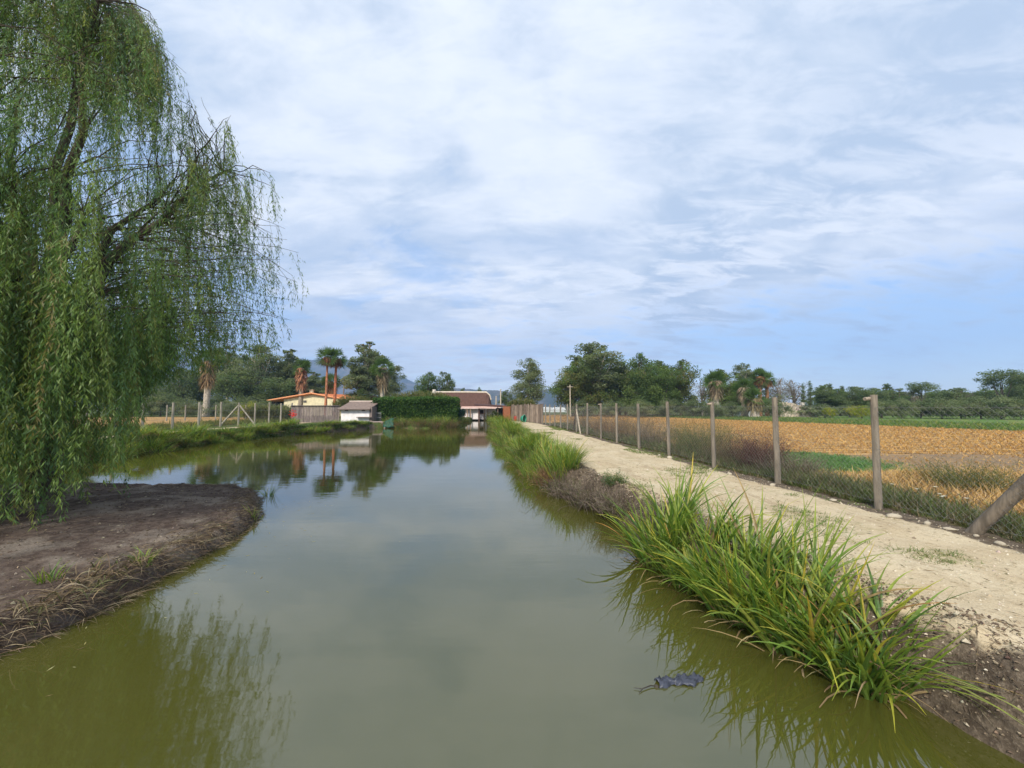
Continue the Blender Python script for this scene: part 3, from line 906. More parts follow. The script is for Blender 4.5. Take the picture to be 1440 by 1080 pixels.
# shrubs behind the wire fence
fs = [(9.2, 7.9, .9, .62, olive, 'low dark green weed bush behind the fence beside the second post'),
      (6.75, 9.3, .8, .6, purple, 'greyish twiggy bush behind the fence right of the third post'),
      (6.5, 11.3, .9, .85, brown, 'brown dry bush behind the fence between the third and fourth posts'),
      (6.55, 10.2, .5, .95, [(.16, .07, .06), (.11, .06, .05)], 'narrow dark red weed standing behind the wire fence'),
      (6.6, 13.4, 1.2, 1.15, olive, 'tall dark olive bush behind the fence, largest on that side'),
      (7.2, 15.3, 1.1, 1.05, olive + brown, 'olive and brown bush right behind the tall dark olive one'),
      (6.2, 16.6, .9, 1.1, purple, 'dark leafless bush behind the wire fence'),
      (6.0, 19.2, 1.1, 1.35, brown, 'high brown bush behind the fence, tallest of the brown ones'),
      (5.7, 22.3, 1.1, 1.2, redbr, 'rust brown bush behind the fence near the leaning braces'),
      (5.5, 26, 1.1, 1.1, brown, 'dull brown bush behind the fence past the leaning braces'),
      (5.2, 30.5, 1.2, 1.1, brown, 'farthest brown bush behind the wire fence')]
for k, (x, y, r, h, cc, lab) in enumerate(fs):
    lc = [(c_[0] * .9, c_[1] * 1.1, c_[2]) for c_ in cc]
    shrub('shrub', lab, x, y, r, h * 1.12, 420, cc, 300 + k, 'bushes behind the wire fence', leaf=1800 if cc is not purple else 500, leafcols=lc, tw=.008)

# ------------------------------------------------------------------ weeds strip, straw stubble, small growth (stuff)
def scatter_blades(name, label, cat, xs_, ys_, cols, probs, L, w, seed, mat=M_dry, S=2, lean=(.1, .9), per=4, dark=1.0, kindname='stuff'):
    g = np.random.default_rng(seed)
    n = len(xs_)
    xx = np.repeat(xs_, per) + g.normal(size=n * per) * .02; yy = np.repeat(ys_, per) + g.normal(size=n * per) * .02
    zz_ = zat(xx, yy) - .01
    base = np.stack([xx, yy, zz_], -1)
    m = n * per
    c = np.repeat(pick(cols, probs, n, g, .18), per, 0) * vary((1, 1, 1), m, g, .1, .03)
    d_ = np.hypot(xx, yy)
    l0 = g.uniform(lean[0], lean[1], m)
    mb = MB()
    Lm = np.repeat(L * g.uniform(.5, 1.3, n), per) if np.isscalar(L) else np.repeat(L, per)
    ww = np.maximum(w, d_ * .0011) * g.uniform(.6, 1.3, m)
    blades(mb, base, g.uniform(0, 6.283, m), Lm * g.uniform(.6, 1.2, m), l0, l0 + g.uniform(0, .9, m), ww, S, c, c * 1.15, 0, g, 1.2, .5)
    o = mb.build(name, mat)
    return tag(o, label, cat, kind='stuff')

g = np.random.default_rng(900)
# stubble in rows
N = 60000
u = g.random(N); yy = 5.0 + 75 * u ** 1.9
yy = 4.5 + (yy - 4.5)
fx = fence_x(yy) + 2.0
exx = np.minimum(edge_x(yy), yy * 1.42 + 6)
xx = fx + (exx - fx) * g.random(N)
rowp = .8
vv = yy * math.cos(.12) + xx * math.sin(.12)
vq = np.round(vv / rowp) * rowp + g.normal(size=N) * .13
yy2 = yy + (vq - vv) / math.cos(.12)
def inell(x, y, cx, cy, ax, ay, rot=0):
    c_, s_ = math.cos(rot), math.sin(rot)
    return np.hypot(((x - cx) * c_ + (y - cy) * s_) / ax, (-(x - cx) * s_ + (y - cy) * c_) / ay) < 1
bare = inell(xx, yy2, 14.5, 12.2, 6.5, 2.0) | inell(xx, yy2, 23, 11.5, 6, 2.6)
grn = inell(xx, yy2, 9.0, 12.8, 2.6, 2.6, .3)
keep = (~bare | (g.random(N) < .12)) & ~grn & (xx > fence_x(yy2) + 1.6)
xx, yy2 = xx[keep], yy2[keep]
scatter_blades('straw_stubble', 'orange straw stubble standing in rows on the field', 'stubble', xx, yy2,
               [(.56, .32, .10), (.68, .43, .16), (.40, .23, .08), (.56, .38, .18)], [4, 3, 2.4, 1.2], .115, .006, 3, per=4, lean=(.1, .9))
# taller bleached grass tufts close to the fence, right
n = 1500
x = g.uniform(7.8, 12.5, n); y = g.uniform(6.3, 9.6, n) + (x - 9) * .1
scatter_blades('dry_grass', 'tangled orange dry grass on the field beside the fence', 'grass', x, y, [(.56, .36, .14), (.44, .28, .11), (.64, .45, .22)], [2, 2, 1], .34, .006, 4, per=9, S=3, lean=(.3, 1.3))
# green patch
n = 5200
a = g.uniform(0, 6.28, n); r = np.sqrt(g.random(n)) * g.uniform(.7, 1.25, n)
x = 9.0 + r * np.cos(a) * 2.7; y = 12.8 + r * np.sin(a) * 2.7
scatter_blades('green_crop', 'low bright green crop patch in the straw field', 'crop', x, y, [(.09, .20, .05), (.14, .27, .07)], [1, 1], .12, .014, 5, mat=M_blade, per=5, lean=(.4, 1.5))
# weeds along the fence foot
n = 9000
y = 3 + 32 * g.random(n) ** 1.5; x = fence_x(y) + .1 + np.abs(g.normal(size=n)) * .85
ok = (x - fence_x(y)) < 2.6
x, y = x[ok], y[ok]
hmul = .11 + .22 * sstep(0, .7, x - fence_x(y)) * g.uniform(.4, 1.3, len(x)) + fbm(x, y, 70, 2) * .12
scatter_blades('weeds', 'dark green weeds and dry stalks along the foot of the wire fence', 'weeds', x, y,
               [(.065, .085, .025), (.10, .12, .035), (.17, .14, .07), (.26, .20, .11), (.14, .20, .05), (.12, .08, .055)], [2.5, 3.5, 2.2, 2.4, 3.2, 1.2], np.maximum(hmul, .05), .006, 6, mat=M_blade, per=7, S=3, lean=(.1, 1.2))
# short grass on the path: patches
n = 26000
y = 2.2 + 30 * g.random(n) ** 1.7
x = pathl_x(y) + (fence_x(y) - pathl_x(y)) * g.random(n)
q = fbm(x * .9, y * .7, 88, 3)
edgeb = sstep(1.1, 0.1, fence_x(y) - x) * .40 + sstep(.5, 0, x - pathl_x(y)) * .12
ok = q + edgeb + g.normal(size=n) * .04 > .31
x, y = x[ok], y[ok]
scatter_blades('path_grass', 'small green grass tufts growing in the gravel path', 'grass', x, y, [(.14, .20, .05), (.20, .25, .065), (.26, .24, .10)], [3, 2, 1], 0.06, .005, 7, mat=M_blade, per=6, S=2, lean=(.2, 1.4))
# green strip at far field edge
n = 9000
y = 18 + 56 * g.random(n) ; x = edge_x(y) + g.uniform(-.4, 14, n) ** 1.0
scatter_blades('meadow_grass', 'green weedy strip along the far edge of the straw field', 'grass', x, y, [(.13, .22, .06), (.18, .26, .07), (.34, .33, .10), (.09, .15, .05)], [3, 3, 2, 1.5], .34, .03, 8, mat=M_far, per=4, S=2, lean=(.1, .8))
# left field growth
n = 3500
y = 16 + 40 * g.random(n); x = -24.6 - np.abs(g.normal(size=n)) * 2.5
scatter_blades('field_grass', 'dry grass behind the fence of the left bank', 'grass', x, y, [(.10, .13, .04), (.24, .20, .08), (.16, .17, .06)], [3, 2, 2], .45, .03, 9, mat=M_far, per=5, S=2, lean=(.1, .9))
n = 5000
y = 12 + 27 * g.random(n); x = np.interp(y, LB[:, 1], LB[:, 0]) + .7 - g.uniform(0, 1.6, n)
scatter_blades('bank_grass', 'dense dark green grass on the left bank of the pond', 'grass', x, y, [(.09, .15, .04), (.13, .20, .05), (.18, .20, .07)], [4, 3, 1], .24, .02, 10, mat=M_blade, per=5, S=3, lean=(.05, .8))

# bank roots and debris on the right bank face
n = 2600
y = 1.6 + 10.5 * g.random(n); x = bank_x(y) + g.uniform(-.02, .6, n)
scatter_blades('bank_debris', 'dead roots and dry stalks on the face of the right bank', 'debris', x, y, [(.16, .12, .08), (.09, .065, .045), (.26, .20, .13)], [3, 3, 1], .12, .005, 12, per=3, S=3, lean=(.6, 2.2))
# island edge: dry hanging straw and roots, on the front and right side
def perim(poly, n, g, lo=0, hi=None):
    P = np.asarray(poly); Q = np.roll(P, -1, 0)
    seg = np.linalg.norm(Q - P, axis=1); cs = np.cumsum(seg)
    s = g.random(n) * cs[-1]; i = np.searchsorted(cs, s)
    t = 1 - (cs[i] - s) / seg[i]
    return P[i] + (Q[i] - P[i]) * t[:, None], (Q[i] - P[i]) / seg[i][:, None]
n = 24000
pp, dd_ = perim(ISLE, n, g)
nrm = np.stack([dd_[:, 1], -dd_[:, 0]], -1)
cen = np.array([-9.5, 6])
sgn = np.sign(((pp - cen) * nrm).sum(1)); nrm *= sgn[:, None]
off = -np.abs(g.normal(size=n)) * .26 + .08
q = pp + nrm * off[:, None]
ok = (q[:, 0] > -12) & ((q[:, 1] < 9.3) | (q[:, 0] > -8))
q, nrm_ = q[ok], nrm[ok]
m = len(q)
base = np.stack([q[:, 0], q[:, 1], np.maximum(zat(q[:, 0], q[:, 1]), WZ) + .0], -1)
az = np.arctan2(nrm_[:, 1], nrm_[:, 0]) + g.normal(size=m) * .9
strawy = sstep(.0, .35, fbm(q[:, 0] * .8, q[:, 1] * .8, 15, 2) + .12) + (q[:, 1] < 4.6) * .3
c = pick([(.13, .092, .062), (.20, .145, .09), (.31, .24, .15), (.075, .055, .04), (.42, .35, .23), (.10, .11, .045)], [4, 4, 2.5, 3, 1.2, 1], m, g, .2)
mb = MB()
blades(mb, base, az, g.uniform(.05, .24, m) * (.5 + .8 * strawy), g.uniform(.7, 1.4, m), g.uniform(1.5, 2.7, m), .006, 4, c, c * 1.1, 0, g, 1.0, .8)
tag(mb.build('dry_straw', M_dry), 'dry brown straw and roots hanging over the edge of the island', 'straw', kind='stuff')
# litter on the island
n = 9000
x = g.uniform(-14, -4.4, n); y = g.uniform(2, 10.3, n)
ok = sdist(ISLE, x, y) < -.05
x, y = x[ok], y[ok]
n = len(x)
base = np.stack([x, y, zat(x, y) + .004], -1)
az = g.uniform(0, 6.28, n)
dl = unit(np.stack([np.cos(az), np.sin(az), g.uniform(-.05, .25, n)], -1))
mb = MB()
leaves(mb, base, dl, g.uniform(.02, .075, n), g.uniform(.006, .015, n), pick([(.26, .21, .14), (.14, .10, .07), (.40, .34, .24), (.09, .065, .05)], [2, 4, 1, 3], n, g, .25), g)
tag(mb.build('leaf_litter', M_dry), 'fallen willow leaves scattered over the bare island', 'litter', kind='stuff')
n = 4200
x = g.uniform(-13, -4.4, n); y = g.uniform(2.2, 10.2, n)
ed = sdist(ISLE, x, y)
ok = (ed < .05) & (g.random(n) < np.where(ed > -.9, 1, .3)); x, y = x[ok], y[ok]; n = len(x)
sz = g.uniform(.006, .022, n)
o8 = np.array([[1, 0, 0], [0, 1, 0], [-1, 0, 0], [0, -1, 0], [0, 0, .8], [0, 0, -.8]], float)
f8 = np.array([[0, 1, 4], [1, 2, 4], [2, 3, 4], [3, 0, 4], [1, 0, 5], [2, 1, 5], [3, 2, 5], [0, 3, 5]])
mb = MB()
mb.add((np.stack([x, y, zat(x, y) + .004], -1)[:, None] + o8[None] * sz[:, None, None] * g.uniform(.5, 1.5, (n, 6, 1))).reshape(-1, 3), (np.arange(n)[:, None, None] * 6 + f8[None]).reshape(-1, 3), np.repeat(pick([(.10, .075, .055), (.17, .13, .10), (.30, .25, .19)], [4, 3, 1], n, g, .2), 6, 0))
tag(mb.build('soil_clods', M_stone), 'small crumbs of dark soil strewn over the island', 'soil', kind='stuff')
n = 9000
y = 1.4 + 11 * g.random(n) ** 1.4; x = np.interp(y, POND[:21, 1], POND[:21, 0]) + g.uniform(-.03, .75, n)
sz = g.uniform(.003, .015, n)
mb = MB()
mb.add((np.stack([x, y, zat(x, y) + .003], -1)[:, None] + o8[None] * sz[:, None, None] * g.uniform(.5, 1.5, (n, 6, 1))).reshape(-1, 3), (np.arange(n)[:, None, None] * 6 + f8[None]).reshape(-1, 3), np.repeat(pick([(.12, .085, .06), (.22, .165, .11), (.34, .275, .19), (.46, .39, .29)], [4, 3, 3, 1], n, g, .2), 6, 0))
tag(mb.build('bank_gravel', M_stone), 'crumbled soil and gravel on the face of the right bank', 'gravel', kind='stuff')
n = 900
pp, dd_ = perim(ISLE, n, g)
nrm = np.stack([dd_[:, 1], -dd_[:, 0]], -1); nrm *= np.sign(((pp - cen) * nrm).sum(1))[:, None]
q = pp + nrm * (np.abs(g.normal(size=n)) * .8 + .15)[:, None]
ok = (q[:, 0] > -9) & (sdist(ISLE, q[:, 0], q[:, 1]) > .12); q = q[ok][:170]; n = len(q)
az = g.uniform(0, 6.28, n)
mb = MB()
o4 = np.array([[-1, 0, 0], [0, -.18, 0], [1, 0, 0], [0, .18, 0]])
ca, sa = np.cos(az), np.sin(az)
lv = o4[None] * g.uniform(.018, .04, (n, 1, 1))
lv = np.stack([lv[..., 0] * ca[:, None] - lv[..., 1] * sa[:, None], lv[..., 0] * sa[:, None] + lv[..., 1] * ca[:, None], lv[..., 2] + .002], -1)
lv += np.stack([q[:, 0], q[:, 1], np.full(n, WZ)], -1)[:, None]
mb.add(lv.reshape(-1, 3), np.arange(n * 4).reshape(n, 4), np.repeat(pick([(.30, .27, .10), (.20, .16, .08), (.38, .36, .18)], [2, 2, 1], n, g), 4, 0))
tag(mb.build('floating_leaves', M_dry), 'fallen willow leaves floating on the pond off the island', 'leaves', kind='stuff')
# a few green sprigs and dry tufts on the island
for k, (x, y, lab) in enumerate([(-4.72, 5.05, 'small green leafy tuft at the front edge of the island'), (-5.15, 4.4, 'thin upright green sprout on the island beside the dry tufts'), (-5.0, 7.6, 'small green grass tuft near the tip of the island'), (-6.05, 9.75, 'upright grass tuft at the back edge of the island')]):
    sedge('grass_tuft', lab, x, y, 34, .26 if k < 3 else .42, .1, 500 + k, dry=.3, w=.012, S=4)
for k, (x, y, s, lab) in enumerate([(-4.78, 4.62, .38, 'curly dry straw tuft hanging over the island edge, larger of two'), (-4.62, 4.05, .3, 'curly dry straw tuft hanging over the island edge, smaller of two')]):
    g2 = np.random.default_rng(520 + k)
    z0 = float(zat(x, y)[0]); r_ = thing('straw_tuft', lab, 'plant', (x, y, z0))
    n = 90; mb = MB(); bs = g2.normal(size=(n, 3)) * (.16, .22, .01)
    c = pick([(.26, .19, .11), (.17, .12, .07), (.38, .31, .20), (.12, .13, .05)], [2, 2, 1, 1], n, g2)
    blades(mb, bs, g2.normal(size=n) * 1.5 - .5, s * g2.uniform(.5, 1.2, n), g2.uniform(.2, 1.0, n), g2.uniform(1.4, 3.0, n), .011, 6, c, c * 1.1, .2, g2)
    mb.build('stalks', M_dry, r_)

# ------------------------------------------------------------------ stones
def stone_mesh(seed):
    g = np.random.default_rng(seed)
    nu, nv = 9, 6
    V_ = []
    for j in range(nv + 1):
        for i in range(nu):
            a = i / nu * 2 * math.pi; e = (j / nv - .5) * math.pi
            d = np.array([math.cos(a) * math.cos(e), math.sin(a) * math.cos(e), math.sin(e)])
            V_.append(d)
    V_ = np.array(V_)
    k = g.normal(size=(5, 3)); k = unit(k)
    r = np.ones(len(V_))
    for q in k: r = np.minimum(r, g.uniform(.6, .8) / np.maximum(V_ @ q, .01)) if True else r
    V_ = V_ * r[:, None] * (1, .75, .5)
    i = np.arange(nv)[:, None] * nu; j = np.arange(nu)[None, :]
    f = np.stack([i + j, i + (j + 1) % nu, i + nu + (j + 1) % nu, i + nu + j], -1).reshape(-1, 4)
    return V_, f
stones = [(5.55, 6.75, .09), (5.6, 5.75, .10), (5.72, 5.4, .07), (5.75, 5.15, .08), (5.85, 4.95, .05), (5.35, 8.0, .07), (5.2, 9.3, .11), (5.15, 10.1, .06), (4.95, 12.2, .13), (4.9, 12.9, .08), (4.7, 14.6, .09), (5.82, 4.7, .06), (5.9, 4.35, .05)]
sm = []
for k in range(4):
    v_, f_ = stone_mesh(60 + k)
    sm.append(mesh_np('stone', v_, [f_], np.tile((.47, .41, .31), (len(v_), 1)), M_stone, True))
stones = sorted(stones, key=lambda q: -q[1])
SL = ['pale stone along the wire fence, %s counted from the far end' % ordn(k + 1) for k in range(len(stones))]
for k, (x, y, s) in enumerate(stones):
    o = link('stone', sm[k % 4], None, (x, y, float(zat(x, y)[0]) + s * .2))
    o.scale = (s * (.7 + .3 * (k % 2)), s * .8, s * (.55 + .25 * (k % 3))); o.rotation_euler = (0, 0, k * 1.3)
    tag(o, SL[k], 'stone', 'pale stones along the fence')
# gravel
g = np.random.default_rng(61)
n = 5200
y = 1.9 + 9.5 * g.random(n) ** 1.3; x = pathl_x(y) - .15 + (fence_x(y) + .2 - pathl_x(y)) * g.random(n)
base = np.stack([x, y, zat(x, y)], -1)
s = g.uniform(.004, .013, n) * np.where(g.random(n) < .05, 2.0, 1)
octv = np.array([[1, 0, 0], [0, 1, 0], [-1, 0, 0], [0, -1, 0], [0, 0, .7], [0, 0, -.7]], float)
octf = np.array([[0, 1, 4], [1, 2, 4], [2, 3, 4], [3, 0, 4], [1, 0, 5], [2, 1, 5], [3, 2, 5], [0, 3, 5]])
VV = base[:, None, :] + octv[None] * (s[:, None, None]) * g.uniform(.6, 1.4, (n, 6, 1))
mb = MB()
mb.add(VV.reshape(-1, 3), (np.arange(n)[:, None, None] * 6 + octf[None]).reshape(-1, 3), np.repeat(pick([(.52, .45, .33), (.42, .34, .23), (.60, .54, .43), (.28, .22, .15)], [4, 3, 2, 1], n, g, .12), 6, 0))
tag(mb.build('gravel', M_stone), 'loose pale gravel scattered over the path', 'gravel', kind='stuff')
# dry twigs on the path
n = 2600
y = 2.2 + 16 * g.random(n) ** 1.5; x = pathl_x(y) + (fence_x(y) - pathl_x(y)) * g.random(n)
base = np.stack([x, y, zat(x, y) + .006], -1); az = g.uniform(0, 6.28, n)
mb = MB(); leaves(mb, base, unit(np.stack([np.cos(az), np.sin(az), g.uniform(-.02, .1, n)], -1)), g.uniform(.02, .11, n), g.uniform(.003, .008, n), pick([(.30, .24, .14), (.16, .12, .07), (.12, .13, .05)], [2, 2, 1], n, g), g)
tag(mb.build('path_litter', M_dry), 'dry stalks and bits of leaf strewn on the gravel path', 'litter', kind='stuff')
# white flowers behind the fence
g = np.random.default_rng(62)
for k, (x, y) in enumerate(sorted([(6.55, 6.3), (6.75, 6.15), (6.9, 6.35), (6.45, 5.85), (6.7, 5.75), (6.35, 6.5), (6.2, 5.6)], key=lambda q: q[0] / q[1])):
    z0 = float(zat(x, y)[0]); h = .26 + g.uniform(0, .1)
    r_ = thing('white_flower', 'white flower head in the weeds behind the fence, %s from the left' % ordn(k + 1), 'flower', (x, y, z0), 0, 'white flowers behind the fence')
    mb = MB(); tube(mb, [(0, 0, 0), (.01, 0, h * .5), (.0, .01, h)], .003, 4, (.08, .12, .04)); mb.build('stem', M_leaf, r_)
    mb = MB(); a = np.arange(9) / 9 * 6.283
    blades(mb, np.tile((0., .01, h), (9, 1)), a, .035, 1.0, 1.7, .022, 2, (.78, .77, .70), None, 0, g, 1, .1); mb.build('petals', M_leaf, r_)

# ------------------------------------------------------------------ wire fence on the right
def post(mb, x, y, z0, h, r, c, g, lx=0, ly=0, sides=8):
    n = 7
    t = np.linspace(0, 1, n)[:, None]
    P = np.array([x, y, z0 - .25]) + t * np.array([lx, ly, h + .25])
    tube(mb, P, r * np.linspace(1.06, .95, n), sides, c, rough=.03, g=g)
g = np.random.default_rng(33)
fen = thing('wire_fence', 'long wire mesh fence on grey timber posts between the gravel path and the straw field', 'fence', (6.25, 0, 0))
ox = 6.25
PY = [1.5, 3.95, 6.3, 8.25, 10.4, 12.85, 15.3, 17.7, 20.0, 22.4, 24.8, 27.2, 29.4, 31.6, 33.7, 35.7, 37.0]
tops = []
for k, y in enumerate(PY):
    x = float(fence_x(y)); z0 = float(zat(x, y)[0])
    h = 1.8 + g.uniform(-.04, .04)
    mb = MB(); c = np.array((.235, .20, .155)) * g.uniform(.85, 1.12)
    lx, ly = g.normal() * .02, g.normal() * .02
    post(mb, x - ox, y, z0, h, .052 if k % 3 else .057, c, g, lx, ly)
    po = mb.build('post', M_wood, fen, True)
    if k in (2, 4, 8):
        mb = MB(); tube(mb, [(x - ox - .13, y, z0 + h - .07), (x - ox + .05, y + .02, z0 + h - .05)], .03, 7, (.30, .25, .19)); mb.build('peg', M_wood, po, True)
    tops.append((x - ox, y, z0, h))
# diagonal braces
def brace(a, b_, r, c):
    mb = MB(); tube(mb, np.linspace(a, b_, 6), r, 9, c, rough=.04, g=g); mb.build('brace', M_wood, fen, True)
brace(np.array((5.94 - ox, 5.15, -.12)), np.array((6.16 - ox, 4.05, 1.55)), .07, (.20, .165, .125))
yb = 24.8; xb = float(fence_x(yb)) - ox
brace((xb + .0, yb - 1.5, -.1), (xb, yb - .05, 1.45), .05, (.34, .29, .22))
brace((xb - .0, yb + 1.4, -.1), (xb, yb + .05, 1.4), .05, (.12, .08, .06))
# line wires + diamond netting
wc = (.20, .20, .19)
for zf in (.12, .95, 1.62):
    mb = MB()
    P = [(x - .03, y, z0 + zf) for x, y, z0, h in tops]
    tube(mb, P, .0022, 3, wc, cap=False); mb.build('line_wire', M_wire, fen)
mb = MB()
for i in range(len(tops) - 1):
    x0, y0, z0, h0 = tops[i]; x1, y1, z1, h1 = tops[i + 1]
    Lg = math.hypot(x1 - x0, y1 - y0); Hn = 1.55
    cell = .09 if y0 < 16 else .16
    rad = .0012 if y0 < 9 else .0015 if y0 < 16 else .003
    ks = np.arange(-Hn, Lg, cell)
    segs = []
    for sgn in (1, -1):
        for k in ks:
            # line u = k + sgn*v
            if sgn > 0: u0, v0, u1, v1 = k, 0, k + Hn, Hn
            else: u0, v0, u1, v1 = k + Hn, 0, k, Hn
            # clip to 0..Lg
            def clip(ua, va, ub, vb):
                if ua < 0: t = (0 - ua) / (ub - ua); ua, va = 0, va + (vb - va) * t
                if ua > Lg: t = (Lg - ua) / (ub - ua); ua, va = Lg, va + (vb - va) * t
                return ua, va
            if max(u0, u1) <= 0 or min(u0, u1) >= Lg: continue
            a = clip(u0, v0, u1, v1); b2 = clip(u1, v1, u0, v0)
            segs.append((a, b2))
    S_ = np.array(segs)
    def w3(u, v):
        t = u / Lg
        return np.stack([x0 + (x1 - x0) * t - .035, y0 + (y1 - y0) * t, z0 + (z1 - z0) * t + .1 + v], -1)
    A = w3(S_[:, 0, 0], S_[:, 0, 1]); B = w3(S_[:, 1, 0], S_[:, 1, 1])
    d_ = unit(B - A); s1_ = unit(np.cross(d_, (1, 0, 0))); s2_ = np.cross(d_, s1_)
    ring = [s1_ * math.cos(a) + s2_ * math.sin(a) for a in (0, 2.094, 4.189)]
    Vt = np.stack([A + r * rad for r in ring] + [B + r * rad for r in ring], 1)
    q = np.arange(len(A))[:, None, None] * 6 + np.array([[0, 1, 4, 3], [1, 2, 5, 4], [2, 0, 3, 5]])[None]
    mb.add(Vt.reshape(-1, 3), q.reshape(-1, 4), wc)
tag(mb.build('wire_netting', M_wire, fen))

# stick fence (woven stakes) at the end of the path
def stakes(name, label, P, h, sp, r, cols, seed, jitter=.12, cap=None):
    g = np.random.default_rng(seed)
    P = np.array(P, float); seg = np.linalg.norm(P[1:] - P[:-1], axis=1); cs = np.concatenate([[0], np.cumsum(seg)])
    root = thing(name, label, 'fence', (P[0, 0], P[0, 1], float(zat(P[0, 0], P[0, 1])[0])))
    n = int(cs[-1] / sp); mbs = []
    s = np.linspace(0, cs[-1], n)
    xx = np.interp(s, cs, P[:, 0]); yy = np.interp(s, cs, P[:, 1])
    zz_ = zat(xx, yy)
    mb = MB()
    for i in range(n):
        hh_ = h * (1 + g.normal() * jitter * .3)
        c = np.array(cols[g.integers(len(cols))]) * g.uniform(.8, 1.2)
        z0 = zz_[i] - root.location[2]
        lx = g.normal() * .015
        tube(mb, [(xx[i] - P[0, 0], yy[i] - P[0, 1], z0 - .1), (xx[i] - P[0, 0] + lx, yy[i] - P[0, 1], z0 + hh_ * .5), (xx[i] - P[0, 0] + lx * 2, yy[i] - P[0, 1], z0 + hh_)], r * g.uniform(.8, 1.2), 5, c)
    mb.build('stakes', M_wood, root)
    mb = MB()
    Q = [(p[0] - P[0, 0], p[1] - P[0, 1] + .06, float(zat(p[0], p[1])[0]) - root.location[2] + h * .8) for p in P]
    tube(mb, Q, .03, 5, cols[0]); mb.build('rail', M_wood, root)
    return root
stakes('stick_fence', 'fence of close set grey wooden stakes at the far end of the gravel path', [(2.95, 37), (2.3, 39.5), (1.5, 42), (.5, 44), (-.1, 45.5)], 1.85, .17, .05, [(.22, .17, .13), (.28, .22, .17), (.15, .115, .09)], 44)

# ------------------------------------------------------------------ left bank fence
g = np.random.default_rng(34)
lf = thing('wire_fence', 'wire fence on pale posts behind the path of the left bank', 'fence', (-25, 20, 0))
lposts = [(200, 26.0), (242, 27.6), (279, 29.5), (310, 31.5), (335, 33.2), (358, 35), (378, 36.8), (394.6, 38.6), (410, 40.2)]
lposts = [(120, 23.2), (160, 24.6)] + lposts
lp = []
for k, (px, D) in enumerate(lposts):
    x = PX(px, D); z0 = float(zat(x, D)[0]); h = 2.0 + g.uniform(-.08, .08)
    mb = MB(); post(mb, x + 25, D - 20, z0, h, .075, np.array((.36, .32, .25)) * g.uniform(.8, 1.1), g, sides=7)
    mb.build('post', M_wood, lf, True); lp.append((x + 25, D - 20, z0, h))
for zf in (.1, .7, 1.3, 1.9):
    mb = MB(); tube(mb, [(x, y, z0 + zf) for x, y, z0, h in lp], .007, 3, (.17, .18, .17), cap=False); mb.build('line_wire', M_wire, lf)
mb = MB()
for i in range(len(lp) - 1):
    A0 = np.array(lp[i][:3]); B0 = np.array(lp[i + 1][:3])
    for t in np.arange(0, 1, .055):
        p0_ = A0 + (B0 - A0) * t
        tube(mb, [p0_ + (0, 0, .08), p0_ + (0, 0, 1.9)], .004, 3, (.17, .18, .17), cap=False)
mb.build('wire_netting', M_wire, lf)
x, y, z0, h = lp[6]
for dx in (-1.25, 1.2):
    mb = MB(); tube(mb, [(x + dx, y + (dx * .45), z0 - .1), (x, y, z0 + 1.8)], .06, 6, (.38, .34, .27)); mb.build('brace', M_wood, lf, True)
# second, farther run of posts
lf2 = thing('wire_fence', 'second row of thin posts farther back in the left field', 'fence', (-30, 45, 0))
for k, (px, D) in enumerate([(234, 44), (260, 45), (282, 46), (303, 47), (345, 48)]):
    x = PX(px, D); mb = MB(); post(mb, x + 30, D - 45, 0, 1.85, .06, (.32, .29, .23), g, sides=6); mb.build('post', M_wood, lf2, True)
mb = MB()
for zf in (.6, 1.2, 1.8): tube(mb, [(PX(234, 44) + 30, -1, zf), (PX(282, 46) + 30, 1, zf), (PX(345, 48) + 30, 3, zf)], .007, 3, (.17, .18, .17), cap=False)
mb.build('line_wires', M_wire, lf2)

